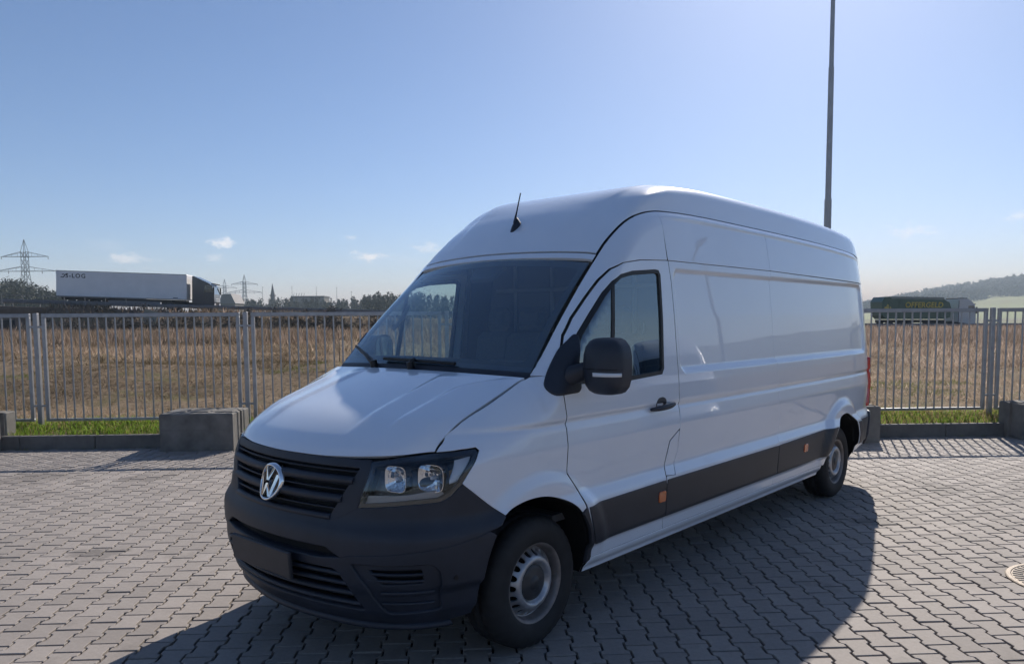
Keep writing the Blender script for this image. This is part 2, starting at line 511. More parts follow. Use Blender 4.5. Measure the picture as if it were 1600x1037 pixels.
def panel(name, poly, m, parent, step=.03, holes=(), off=0.0, thick=.014, fn=None, bevel=.003, out=1):
    """a skin patch over outline poly (in the surface's two parameters), with holes, an eased edge and a returned rim"""
    fn = fn or M
    bd = [dens(poly, step)] + [dens(h, step) for h in holes]
    lo, hi = bd[0].min(0), bd[0].max(0)
    gx = np.arange(lo[0] + step * .5, hi[0], step); gy = np.arange(lo[1] + step * .5, hi[1], step)
    G = np.stack(np.meshgrid(gx, gy), -1).reshape(-1, 2)
    keep = inpoly(G, bd[0])
    for h in bd[1:]: keep &= ~inpoly(G, h)
    G = G[keep]
    B = np.vstack(bd)
    if len(G):
        dm = np.full(len(G), 9.0)
        for i in range(0, len(B), 64):
            dm = np.minimum(dm, np.min(np.linalg.norm(G[:, None] - B[None, i:i + 64], axis=2), axis=1))
        G = G[dm > step * .45]
    P = np.vstack([B, G]); edges = []; k = 0
    for b in bd:
        n = len(b); edges += [(k + i, k + (i + 1) % n) for i in range(n)]; k += n
    r = delaunay_2d_cdt([Vector(p) for p in P], edges, [], 0, 1e-7)
    P2 = np.array([tuple(p) for p in r[0]]); T = np.array([t for t in r[2] if len(t) == 3])
    c = P2[T].mean(1); keep = inpoly(c, bd[0])
    for h in bd[1:]: keep &= ~inpoly(c, h)
    T = T[keep]
    N = surf_normal(fn, P2); V = fn(P2[:, 0], P2[:, 1])
    if out < 0: N = -N
    V = V + N * off
    v0, v1, v2 = V[T[:, 0]], V[T[:, 1]], V[T[:, 2]]
    if np.sum(np.cross(v1 - v0, v2 - v0) * N[T[:, 0]]) < 0: T = T[:, ::-1]
    Vs, Ns, Fs = [V], [N], [tuple(t) for t in T]; base = len(V); deep = []
    for bi, b in enumerate(bd):
        nb = surf_normal(fn, b) * (1 if out > 0 else -1); vb = fn(b[:, 0], b[:, 1]) + nb * off
        n = len(b)
        tang = np.roll(vb, -1, 0) - np.roll(vb, 1, 0); tang /= np.maximum(np.linalg.norm(tang, axis=1), 1e-9)[:, None]
        side_ = np.cross(tang, nb)
        if (area2(b) > 0) == (bi > 0): side_ = -side_
        ctr = vb.mean(0)
        # orient the rim normal away from the skin
        i = 0
        sgn = 1.0
        test = b + 0
        e = np.roll(b, -1, 0) - b
        # 2-D outward: right of direction for ccw outer
        o2 = np.stack([e[:, 1], -e[:, 0]], 1) * (1 if area2(b) > 0 else -1) * (1 if bi == 0 else -1)
        o2 /= np.maximum(np.linalg.norm(o2, axis=1), 1e-9)[:, None]
        o3 = fn(b[:, 0] + o2[:, 0] * .004, b[:, 1] + o2[:, 1] * .004) - fn(b[:, 0], b[:, 1])
        if np.sum(o3 * side_) < 0: side_ = -side_
        ra, rb, rc = vb, vb + side_ * bevel - nb * bevel, vb + side_ * bevel - nb * thick
        na = nb; nbv = nb * .4 + side_; nbv /= np.linalg.norm(nbv, axis=1)[:, None]
        Vs += [ra, rb, rc]; Ns += [na, nbv, side_]
        for i in range(n):
            j = (i + 1) % n
            for a_, b_ in ((0, 1), (1, 2)):
                q = (base + a_ * n + i, base + a_ * n + j, base + b_ * n + j, base + b_ * n + i)
                if a_ == 1: deep.append(len(Fs))
                Fs.append(q)
        base += 3 * n
    V = np.vstack(Vs); N = np.vstack(Ns)
    me = bpy.data.meshes.new(name)
    me.from_pydata([tuple(map(float, p)) for p in V], [], [tuple(map(int, f)) for f in Fs])
    me.polygons.foreach_set('use_smooth', [True] * len(me.polygons))
    me.update()
    # make every face agree with its vertex normals
    import bmesh
    bm = bmesh.new(); bm.from_mesh(me); bm.faces.ensure_lookup_table(); bm.normal_update()
    flip = [f for f in bm.faces if f.normal.dot(Vector(N[[v.index for v in f.verts]].mean(0))) < 0]
    if flip: bmesh.ops.reverse_faces(bm, faces=flip)
    bm.to_mesh(me); bm.free()
    me.normals_split_custom_set_from_vertices([tuple(map(float, q)) for q in N])
    if m is MAT['paint']:            # shade of the shut lines painted as a dark strip on the rim
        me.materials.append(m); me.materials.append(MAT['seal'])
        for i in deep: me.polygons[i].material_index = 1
    return obj(name, me, m, parent)

def gridpart(name, G, m, parent, out_hint=None, thick=0.0):
    """smooth grid patch G[i,j] -> mesh with folded-in edges"""
    G = np.asarray(G, float)
    a, b = G.shape[:2]
    mb = MB(); mb.grid(G, True)
    if thick:
        du = np.gradient(G, axis=0); dv = np.gradient(G, axis=1)
        n = np.cross(du, dv); n /= np.maximum(np.linalg.norm(n, axis=2), 1e-9)[..., None]
        if out_hint is not None and np.sum(n * np.array(out_hint)) < 0: n = -n
        for E, NN in ((G[0], n[0]), (G[-1], n[-1]), (G[:, 0], n[:, 0]), (G[:, -1], n[:, -1])):
            mb.grid(np.stack([E, E - NN * thick]), True)
    me = mb.mesh(name)
    return obj(name, me, m, parent)

def sweep(name, prof, s0, s1, m, parent, n=40, zfun=None, taper=0):
    """prof: [(out, z)] swept along the plan curve from s0 to s1"""
    S = np.linspace(s0, s1, n); G = []
    for s in S:
        row = []
        for (o, z) in prof:
            zz = z + (zfun(s) if zfun else 0)
            p = M(s, zz, feat=False); nn = surf_normal(lambda a, b: M(a, b, feat=False), np.array([[s, zz]]))[0]
            if nn[0] > 0 and abs(s) < .6: nn = -nn
            row.append(p + nn * o)
        G.append(row)
    G = np.array(G)
    mb = MB(); mb.grid(G, True, closed=True)
    k = len(prof)
    mb.add(G[0], [tuple(range(k))]); mb.add(G[-1], [tuple(range(k))[::-1]])
    return mb.build(name, m, parent)

van = empty('delivery_van', (-1.24803, 3.79357, 0), 0.842679)
tag(van, 'white high-roof delivery van with black bumper, steel wheels and a black side moulding', 'van')
SO = 0.673
def mir(poly): return [(-a, b) for a, b in poly]

def orient(fn):
    return fn
def arc(ax, r, a0, a1, n=18, cz=.36):
    o = []
    for t in np.linspace(a0, a1, n):
        x, z = ax + r * .925 * math.cos(R(t)), cz + r * 1.01 * math.sin(R(t)); o.append((float(sx(x, z)), z))
    return o
def hoodseam(x0, x1, n=14, dz=-.010):
    o = []
    for x in np.linspace(x0, x1, n):
        z = float(zb(x)) + dz; o.append((float(sx(x, z)), z))
    return o

DOORTOP = [(1.950, 1.552), (2.005, 1.631), (2.099, 1.729), (2.228, 1.842), (2.353, 1.947), (2.446, 2.014), (2.535, 2.052), (2.727, 2.078), (3.045, 2.092)]
DOORREAR = [(3.061, 1.96), (3.061, 1.63), (3.065, 1.34), (3.069, 1.13), (3.066, 1.017), (2.942, .949), (2.876, .738), (2.872, .60), (2.905, .385)]
DOORFRONT = [(2.128, .385), (2.112, .47), (2.045, .62), (2.005, .70), (1.968, .80), (1.89, .905), (1.893, 1.21), (1.872, 1.33), (1.893, 1.44)]
DOOR = DOORFRONT + DOORTOP + DOORREAR
WINDOW = [(1.925, 1.372), (1.94, 1.46), (1.985, 1.558), (2.061, 1.652), (2.174, 1.757), (2.310, 1.877), (2.405, 1.947), (2.488, 1.988), (2.619, 2.014), (2.88, 2.034), (2.925, 2.030), (2.944, 2.00), (2.925, 1.7), (2.900, 1.41), (2.872, 1.374), (2.495, 1.357)]
def shift(poly, ds, dz): return [(a + ds, b + dz) for a, b in poly]

# the front arch is not round: it leans forward over the wheel
FA = crom([(1.400, .30), (1.405, .36), (1.40, .45), (1.372, .555), (1.325, .635), (1.282, .688), (1.208, .752), (1.096, .797), (.967, .822), (.826, .815), (.715, .776), (.655, .71), (.612, .60), (.588, .48), (.576, .36), (.578, .30)], 4)
def fas(i0, i1, k=1.0):
    o = []
    for x, z in FA[i0:i1]:
        x, z = .98 + (x - .98) * k, .38 + (z - .38) * k
        o.append((float(sx(x, z)), float(z)))
    return o
FRONTARC = fas(20, 41)
RWIN = np.array(WINDOW)
g = .007
for sd in (1, -1):
    W = (lambda p: p) if sd > 0 else mir
    st = .022 if sd > 0 else .07
    # fender
    fen = [(1.0, 1.100)] + hoodseam(.47, 1.06, 14) + [(1.743, 1.419), (1.80, 1.421), (1.868, 1.405), (1.858, 1.33), (1.880, 1.21), (1.877, .90), (1.955, .79), (1.985, .705)]
    fen += FRONTARC + [(1.243, .857), (1.103, .955), (1.158, 1.066), (1.170, 1.10), (1.150, 1.118), (1.08, 1.112)]
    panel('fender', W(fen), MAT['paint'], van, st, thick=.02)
    # A-pillar and frame over the door, up to the roof seam
    sr = hoodseam(1.092, 2.37, 26, -.006)
    pil = [(1.752, 1.428)] + sr + [(3.038, 2.10)] + [(a - .006, b + .009) for a, b in DOORTOP[::-1]] + [(1.885, 1.445), (1.868, 1.413), (1.80, 1.428)]
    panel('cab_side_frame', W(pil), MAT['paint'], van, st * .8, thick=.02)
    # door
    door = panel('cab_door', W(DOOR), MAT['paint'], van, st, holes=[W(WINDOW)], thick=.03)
    win_in = inset(WINDOW, .010); win_in2 = inset(WINDOW, .024)
    panel('window_seal', W([tuple(p) for p in inset(WINDOW, -.004)]), MAT['seal'], door, .03, holes=[W([tuple(p) for p in win_in2])], off=-.002, thick=.02, bevel=.002)
    panel('window_glass', W([tuple(p) for p in win_in]), MAT['side_glass'], door, .04, off=-.012, thick=.003, bevel=.001)
    panel('window_divider', W([(2.402, 1.955), (2.428, 1.955), (2.345, 1.36), (2.316, 1.36)]), MAT['seal'], door, .05, off=-.006, thick=.012)
    # black mirror foot
    tri = rounded([(1.946, 1.560), (1.772, 1.368), (1.800, 1.330), (2.010, 1.337), (2.000, 1.48), (2.055, 1.645)], .03)
    panel('mirror_foot', W(tri), MAT['plastic'], van, .03, off=.012, thick=.03, bevel=.01)
    # fuel flap (van's left only) and side panels
    flap = [(3.058, .998), (2.958, .940), (2.892, .740), (2.99, .728), (3.052, .88)]
    if sd > 0: panel('fuel_flap', W([(3.060, 1.0), (2.958, .942), (2.890, .738), (2.987, .728), (3.054, .88)]), MAT['paint'], van, .02)
    p1 = [(3.058, 2.092), (3.073, 1.96), (3.073, 1.63), (3.077, 1.34), (3.081, 1.13), (3.073, 1.0), (3.063, .88), (2.996, .72), (2.890, .728), (2.882, .60), (2.915, .385), (4.612, .385), (4.612, .60), (4.628, .74), (4.672, .88), (4.645, 1.05), (4.630, 1.25), (4.624, 1.6), (4.634, 2.092)]
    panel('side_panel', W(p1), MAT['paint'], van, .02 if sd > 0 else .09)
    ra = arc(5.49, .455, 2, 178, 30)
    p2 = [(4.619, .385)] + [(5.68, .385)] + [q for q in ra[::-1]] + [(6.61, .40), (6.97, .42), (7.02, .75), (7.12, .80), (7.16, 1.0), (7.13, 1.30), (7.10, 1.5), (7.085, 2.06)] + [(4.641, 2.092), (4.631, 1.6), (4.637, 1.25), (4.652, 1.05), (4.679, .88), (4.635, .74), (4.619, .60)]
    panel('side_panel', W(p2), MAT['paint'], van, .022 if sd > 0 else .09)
    # upper side panels between seam and roof
    up1 = [(3.055, 2.101)] + [(s_, float(zb(s_ - SO)) - .006) for s_ in np.linspace(3.046, 4.630, 12)] + [(4.634, 2.101)]
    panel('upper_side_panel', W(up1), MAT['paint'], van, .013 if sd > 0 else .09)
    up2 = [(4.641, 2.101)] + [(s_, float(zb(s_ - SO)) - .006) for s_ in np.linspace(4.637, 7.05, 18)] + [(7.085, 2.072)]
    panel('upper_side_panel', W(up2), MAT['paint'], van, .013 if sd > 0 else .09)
    # rear corner and rear door
    SE = float(PS[-1])
    rear = [(7.09, 2.30), (7.092, 2.06), (7.108, 1.5), (7.138, 1.3), (7.168, 1.0), (7.128, .79), (7.03, .74), (7.05, .72), (SE - .004, .72), (SE - .004, 2.45), (7.4, 2.42)]
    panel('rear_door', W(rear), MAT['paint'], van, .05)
    panel('tail_lamp', W([(7.14, 1.30), (7.17, 1.0), (7.14, .80), (7.26, .80), (7.29, 1.30)]), MAT['red'], van, .03, off=.028, thick=.04, bevel=.008)
    panel('rear_bumper', W([(6.98, .42), (7.03, .735), (SE - .002, .735), (SE - .002, .38)]), MAT['plastic'], van, .05, off=.02, thick=.06, bevel=.01)
    # sill
    sill = [(2.098, .378), (2.088, .302), (5.66, .297), (5.685, .377)]
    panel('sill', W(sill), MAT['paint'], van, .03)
    # mouldings
    mk = dict(step=.04, off=.006, thick=.02, bevel=.006)
    panel('side_moulding', W([(2.112, .475), (2.05, .62), (2.017, .697), (2.872, .704), (2.866, .62), (2.882, .475)]), MAT['trim'], door, **mk)
    panel('side_moulding', W([(2.893, .475), (2.886, .62), (2.892, .704), (4.612, .702), (4.605, .475)]), MAT['trim'], van, **mk)
    fr = arc(5.49, .475, 132, 172, 8)
    panel('side_moulding', W([(4.627, .475), (4.627, .702)] + [q for q in fr if q[1] > .475] + [(5.69, .475)]), MAT['trim'], van, **mk)
    rr = arc(5.49, .475, 46, 14, 8)
    panel('side_moulding', W(rr + [(6.95, .475), (7.0, .70)]), MAT['trim'], van, **mk)
    # black piece behind the front wheel
    fb = fas(4, 20)[::-1]
    panel('wheel_arch_trim', W([(1.985, .698)] + fb + [(2.112, .375), (2.105, .46), (2.038, .61), (1.998, .698)]), MAT['trim'], van, .03, off=.004, thick=.02)
    # reflectors
    for k, (a, b) in enumerate(((2.785, .612), (5.155, .612))):
        panel('side_reflector', W(rounded([(a, b - .032), (a + .075, b - .032), (a + .075, b + .032), (a, b + .032)], .012)), MAT['orange'], door if k == 0 else van, .04, off=.013, thick=.01, bevel=.003)
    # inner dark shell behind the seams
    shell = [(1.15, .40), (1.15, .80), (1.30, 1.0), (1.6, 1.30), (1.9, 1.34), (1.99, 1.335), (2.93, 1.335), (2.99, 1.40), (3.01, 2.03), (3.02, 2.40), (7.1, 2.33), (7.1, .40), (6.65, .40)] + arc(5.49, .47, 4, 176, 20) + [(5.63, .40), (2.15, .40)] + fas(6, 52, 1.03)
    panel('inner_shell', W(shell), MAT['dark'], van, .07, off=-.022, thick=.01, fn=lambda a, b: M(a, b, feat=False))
    ps = [(1.90, 1.46)] + [(a + .02, b - .004) for a, b in DOORTOP] + [(3.02, 2.40)] + [(q[0] + .02, q[1] - .035) for q in hoodseam(1.12, 2.3, 12)][::-1]
    panel('pillar_lining', W(ps), MAT['inter'], van, .05, off=-.02, thick=.01, fn=lambda a, b: M(a, b, feat=False))
    # wheel wells
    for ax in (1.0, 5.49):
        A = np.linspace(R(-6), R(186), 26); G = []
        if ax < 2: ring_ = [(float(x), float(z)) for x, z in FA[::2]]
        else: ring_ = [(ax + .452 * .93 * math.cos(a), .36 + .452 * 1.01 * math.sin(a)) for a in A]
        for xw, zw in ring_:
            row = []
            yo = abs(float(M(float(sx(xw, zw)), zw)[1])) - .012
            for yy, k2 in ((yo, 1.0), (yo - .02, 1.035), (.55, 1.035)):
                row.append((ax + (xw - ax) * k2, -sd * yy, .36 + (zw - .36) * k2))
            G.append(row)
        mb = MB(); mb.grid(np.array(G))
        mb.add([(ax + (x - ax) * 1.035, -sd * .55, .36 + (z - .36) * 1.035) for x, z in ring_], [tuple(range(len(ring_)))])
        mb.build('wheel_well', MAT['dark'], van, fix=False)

# door handle
def door_handle(sd):
    mb = MB(); G = []
    for t in np.linspace(0, 1, 12):
        s_, z_ = 2.715 + .265 * t, 1.168 + .012 * t
        p = M(s_ * sd, z_); o = .012 + .034 * math.sin(math.pi * min(max(t, .03), .97)) ** .5
        h_ = .017 * (1 - .35 * abs(2 * t - 1) ** 3)
        G.append([p + np.array((0, -sd * (o + .012 * math.cos(a)), h_ * math.sin(a))) for a in np.linspace(0, 2 * math.pi, 10, endpoint=False)])
    mb.grid(np.array(G), True, closed=True)
    mb.add(G[0], [tuple(range(10))]); mb.add(G[-1], [tuple(range(10))[::-1]])
    return mb
door_l = [o for o in van.children if o.name.startswith('cab_door')]
for o, sd in zip(door_l, (1, -1)):
    h = door_handle(sd).build('door_handle', MAT['plastic'], o)
    panel('handle_recess', [(q[0] * sd, q[1]) for q in rounded([(2.79, 1.165), (2.90, 1.172), (2.905, 1.215), (2.87, 1.235), (2.81, 1.23), (2.785, 1.20)], .025)], MAT['trim'], o, .03, off=.002, thick=.004, bevel=.001)

# hood
def hood_pt(u, w):
    sF = .992 * w
    zf = np.interp(abs(w), [0, .35, .615, .8, 1], [1.072, 1.074, 1.085, 1.092, 1.100])
    F = M(sF, zf)
    yb_ = -.826 * w
    B = np.array([1.045 - .10 * (1 - abs(w) ** 2.2), yb_, 1.417 + .020 * (1 - w * w)])
    gz = np.interp(u, GU[0], GU[1])
    p = F + (B - F) * u
    p[2] = F[2] + (B[2] - F[2]) * gz + .012 * (1 - w * w) * math.sin(math.pi * u)
    y = abs(p[1]); win = float(sst(.06, .3, u) * sst(1.0, .86, u))
    for y1, a in ((.385 - .02 * u, .011), (.565 + .03 * u + .16 * float(sst(.72, 1.0, u)), .012)):
        d = y - y1
        p[2] += a * win * (math.exp(-(d / .022) ** 2) if d < 0 else math.exp(-(d / .11) ** 2))
    return p
GU = smooth1([(0, 0), (.03, .085), (.08, .175), (.126, .245), (.28, .425), (.55, .645), (.83, .87), (1, 1)])
HG = np.array([[hood_pt(u, w) for w in np.linspace(-1, 1, 121)] for u in np.linspace(0, 1, 60) ** 1.25])
gridpart('hood', HG, MAT['paint'], van, (0, 0, 1), .025)
HI = HG[::3, ::6].copy(); HI[..., 2] -= .035; HI[..., 1] *= .99; HI[..., 0] += .01
mb = MB(); mb.grid(HI); mb.build('hood_inner', MAT['dark'], van, fix=False)

# windscreen, header and roof
def ws_pt(u, w, off=0.0):
    B = np.array([1.090 - .10 * (1 - abs(w) ** 2.1), -.828 * w, 1.432 + .02 * (1 - w * w)])
    T = np.array([1.745 - .085 * (1 - abs(w) ** 2.1), -.742 * w, 2.060 + .045 * (1 - w * w)])
    p = B + (T - B) * u
    b = .022 * 4 * u * (1 - u)
    return p + np.array((-.69, 0, .72)) * (b + off)
WG = np.array([[ws_pt(u, w) for w in np.linspace(-1, 1, 49)] for u in np.linspace(0, 1, 25)])
ws = gridpart('windscreen', WG, MAT['glass'], van)
def wsfn(off):
    return lambda a, b: np.array([ws_pt(y, x, off) for x, y in zip(np.atleast_1d(a), np.atleast_1d(b))])
panel('windscreen_border', [(-1, 0), (1, 0), (1, 1), (-1, 1)], MAT['seal'], van, .07, holes=[rounded([(-.93, .085), (.93, .085), (.945, .935), (-.945, .935)], .05)], fn=wsfn(-.006), thick=.002, bevel=.0005)
panel('sensor_housing', rounded([(-.17, .995), (.17, .995), (.12, .84), (-.12, .84)], .03), MAT['plastic'], van, .05, fn=wsfn(-.03), thick=.03, bevel=.004)
TC = smooth1([(1.74, 2.100), (1.80, 2.158), (1.98, 2.333), (2.15, 2.470), (2.35, 2.580), (2.6, 2.642), (3.0, 2.672), (3.6, 2.682), (5.0, 2.665), (6.0, 2.62), (6.4, 2.58), (6.68, 2.47)])
XR = np.linspace(1.7, 6.7, 200)
YB = np.array([abs(M(float(sx(x, float(zb(x)))), float(zb(x)), feat=False)[1]) for x in XR])
def roof_pt(x, w, drop=0.0):
    yb_ = float(np.interp(x, XR, YB)) - drop; z0 = float(zb(x)) + .002; tc = float(np.interp(x, *TC))
    n = float(np.interp(x, [1.74, 1.95, 2.15, 2.35, 2.6, 3.0, 6], [1.7, 1.72, 2.2, 4.2, 6.0, 6.5, 6.5]))
    a = (1 - abs(w)) * math.pi / 2
    fz = max(math.sin(a), 0) ** (2 / n)
    y = (yb_ - .06 * fz * float(sst(2.0, 2.8, x))) * max(math.cos(a), 0) ** (2 / n); z = z0 + (tc - z0) * fz
    bow = .085 * float(sst(2.6, 1.74, x))
    yy = y / yb_
    # a soft pressed ridge either side of the dome
    d = abs(y) - (.50 + .10 * float(sst(1.8, 2.6, x)))
    rid = .008 * float(sst(1.85, 2.05, x) * sst(3.0, 2.3, x)) * (math.exp(-(d / .03) ** 2) if d > 0 else math.exp(-(d / .16) ** 2))
    return np.array((x - bow * (1 - yy ** 2.1), -math.copysign(y, w), z + rid))
WW = np.concatenate([-np.linspace(1, 0, 60) ** 1.0, np.linspace(0, 1, 60)[1:] ** 1.0])
gridpart('roof_header', np.array([[roof_pt(x, w) for w in WW] for x in np.linspace(1.752, 1.785, 4)]), MAT['paint'], van, (0, 0, 1), .02)
mb = MB(); mb.grid(np.array([[roof_pt(x, w) + np.array((.006, 0, -.008)) for w in WW] for x in (1.775, 1.79, 1.81)])); mb.build('roof_front_seam', MAT['seal'], van, fix=False)
xs = np.concatenate([np.linspace(1.797, 3.0, 60), np.linspace(3.0, 6.2, 40)[1:], np.linspace(6.2, 6.66, 14)[1:]])
RG = np.array([[roof_pt(x, w, .006) for w in WW] for x in xs])
gridpart('roof', RG, MAT['paint'], van, (0, 0, 1), .03)
mb = MB(); RI = RG[::3, ::6].copy(); RI[..., 2] -= .04; RI[..., 1] *= .985; mb.grid(RI); mb.build('roof_lining', MAT['inter2'], van, fix=False)
# roof seam channel, dark
for sd in (1, -1):
    G = []
    for x in np.linspace(1.76, 6.6, 60):
        p = roof_pt(x, 1.0 * sd); q = np.array((0, sd * .02, -.012)); G.append([p + q + np.array((0, -sd * .006, -.012)), p + q + np.array((0, sd * .03, .02))])
    mb = MB(); mb.grid(np.array(G)); mb.build('roof_seam', MAT['seal'], van, fix=False)
# cowl below the windscreen
CG = []
for w in np.linspace(-1, 1, 41):
    h0 = hood_pt(1.0, w); b0 = ws_pt(0.0, w); b1 = ws_pt(0.05, w, -.004)
    CG.append([h0 + np.array((-.01, 0, -.03)), (h0 + b0) / 2 + np.array((0, 0, -.03)), b0 + np.array((-.004, 0, -.002)), b1])
gridpart('cowl', np.array(CG), MAT['plastic'], van)
def wiper(w0, w1, u0, u1, pv):
    A = [ws_pt(u0 + (u1 - u0) * t, w0 + (w1 - w0) * t, .020) for t in np.linspace(0, 1, 12)]
    mb = MB(); mb.tube(A, .011, 6)
    mid = ws_pt(u0 + (u1 - u0) * .5, w0 + (w1 - w0) * .5, .035)
    pvp = ws_pt(-.02, pv, .02)
    mb.tube([pvp, (pvp + mid) / 2 + np.array((-.01, 0, .012)), mid], [.018, .014, .009], 6)
    mb.tube([pvp + np.array((0, 0, -.03)), pvp + np.array((-.01, 0, .03))], .022, 8)
    mb.build('wiper', MAT['seal'], van)
wiper(-.35, .42, .035, .02, .02)
wiper(-.93, -.50, .15, .02, -.42)

# antenna
mb = MB(); ap = roof_pt(1.985, -.0001); nrm = np.array((-.72, 0, .69))
tan = np.array((.69, 0, .72))
G = []
for t in np.linspace(0, 1, 9):
    wd = .030 * math.sin(math.pi * min(.08 + t * .92, 1)) ** .6 + .002; hh = .045 * t ** .8 * (1.0 if t < .9 else .8)
    c = ap - tan * .06 + tan * (.13 * t)
    G.append([c + np.array((0, wd, 0)) - nrm * .01, c + np.array((0, wd * .6, 0)) + nrm * hh * .7, c + nrm * hh, c + np.array((0, -wd * .6, 0)) + nrm * hh * .7, c + np.array((0, -wd, 0)) - nrm * .01])
mb.grid(np.array(G)); mb.add(G[-1], [tuple(range(5))])
tip0 = ap + tan * .02 + nrm * .03
mb.tube([tip0, tip0 + np.array((.027, 0, .08)), tip0 + np.array((.066, 0, .205))], [.009, .005, .004], 8)
mb.build('antenna', MAT['plastic'], van)

# front bumper: upper shell, lower shell, slot, fog surrounds
half_top = [(.0, .786), (.30, .788), (.462, .778), (.60, .846), (.858, .868), (1.007, .874), (1.055, .898), (1.103, .945), (1.243, .847)] + [(a, b - .009) for a, b in fas(40, 43)]
arcb = [(float(sx(.585, .56)), .56)]
half_seam = [(1.300, .722), (1.211, .696), (1.059, .678), (.763, .652), (.60, .640), (.53, .622), (.44, .665), (.0, .668)]
U = half_top + half_seam
panel('front_bumper', [(a, b) for a, b in half_top] + half_seam[:-1] + [(-a, b) for a, b in half_seam[::-1]] + [(-a, b) for a, b in half_top[::-1]][:-1], MAT['plastic'], van, .03, thick=.04, bevel=.006)
arch_f = fas(43, 61)
low = [(.44, .585), (.53, .614), (.60, .632), (.763, .644), (1.059, .670), (1.211, .688), (1.285, .708)] + [q for q in arch_f if .31 < q[1] < .70] + [(1.17, .30), (1.0, .288), (.80, .283), (.45, .275)]
lowp = [(0, .600)] + [(.40, .60)] + low[1:] + [(0, .27)]
fog = rounded([(.575, .600), (.985, .606), (1.035, .56), (1.03, .36), (.76, .345)], .03)
lowfull = lowp + [(-a, b) for a, b in lowp[::-1] if a > 0]
fogm = [(-a, b) for a, b in fog]
gapc = rounded([(-.50, .565), (.50, .565), (.66, .36), (-.66, .36)], .03)
panel('lower_bumper', lowfull, MAT['plastic'], van, .03, holes=[fog, fogm, gapc], thick=.05, bevel=.006)
for f_ in (fog, fogm):
    fi = inset(f_, .0)
    panel('fog_surround', [tuple(p) for p in f_], MAT['plastic'], van, .03, holes=[rounded([((-1 if f_ is fogm else 1) * a, b) for a, b in ((.66, .575), (.945, .578), (.95, .50), (.735, .492))], .02)], off=-.016, thick=.02, bevel=.006)
    sgn = -1 if f_ is fogm else 1
    for zz in (.515, .548):
        sweep('fog_fin', [(-.04, zz - .006), (-.016, zz - .006), (-.016, zz + .006), (-.04, zz + .006)], .66 * sgn, .95 * sgn, MAT['plastic'], van, 10)
    for zz in (.40, .45):
        sweep('fog_rib', [(-.018, zz - .010), (-.006, zz - .004), (-.006, zz + .004), (-.018, zz + .010)], .74 * sgn, 1.0 * sgn, MAT['plastic'], van, 10)
# lower grille fins and dark backing
for zz, hw in ((.54, .53), (.495, .56), (.445, .60), (.395, .63)):
    sweep('lower_grille_fin', [(-.03, zz - .011), (.0, zz - .008), (.004, zz + .004), (-.03, zz + .011)], -hw, hw, MAT['plastic'], van, 40)
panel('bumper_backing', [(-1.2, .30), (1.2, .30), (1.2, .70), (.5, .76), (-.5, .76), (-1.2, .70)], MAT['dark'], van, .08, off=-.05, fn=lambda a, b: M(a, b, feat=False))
sweep('bumper_lip', [(-.01, .262), (.018, .268), (.022, .283), (0, .292), (-.03, .285)], -1.05, 1.05, MAT['plastic'], van, 60)
for sd in (1, -1):
    p = M(1.10 * sd, .52); n = surf_normal(M, np.array([[1.10 * sd, .52]]))[0]
    mb = MB(); mb.tube([p - n * .004, p + n * .004], [.013, .011], 12); mb.build('parking_sensor', MAT['seal'], van)
# number plate carrier (unreadable in the photograph, so left plain)
pb = MB(); pb.box((-.030, 0, .552), (.022, .54, .135), Matrix.Rotation(R(-4), 3, 'Y'), .006)
pl = pb.build('plate_carrier', MAT['plate'], van)

# grille
def gw(z): return np.interp(z, [.78, 1.07], [.455, .628])
panel('grille_backing', [(-.45, .785), (.45, .785), (.62, 1.07), (-.62, 1.07)], MAT['dark'], van, .06, off=-.045, fn=lambda a, b: M(a, b, feat=False))
panel('grille_top', [(-.622, 1.066), (.622, 1.066), (.606, 1.036), (-.606, 1.036)], MAT['plastic'], van, .03, off=.0, thick=.05, bevel=.006)
for zz, th in ((.972, .044), (.884, .044)):
    h_ = th / 2; hw = float(gw(zz)) - .012
    sweep('grille_bar', [(-.035, zz - h_), (-.004, zz - h_), (.013, zz - h_ * .35), (.014, zz + h_ * .35), (-.004, zz + h_), (-.035, zz + h_)], -hw, hw, MAT['plastic'], van, 48)
for zz in (1.016, .928, .838):
    hw = float(gw(zz)) - .012
    sweep('grille_fin', [(-.035, zz - .004), (-.004, zz - .003), (-.004, zz + .003), (-.035, zz + .004)], -hw, hw, MAT['plastic'], van, 48)
sweep('grille_bottom', [(-.03, .784), (.006, .784), (.010, .800), (-.004, .812), (-.03, .812)], -.45, .45, MAT['plastic'], van, 40)
for sd in (1, -1):
    panel('grille_side', [(a * sd, b) for a, b in ((.466, .782), (.596, .85), (.640, 1.068), (.606, 1.068), (.440, .785))], MAT['plastic'], van, .03, off=.002, thick=.05, bevel=.006)

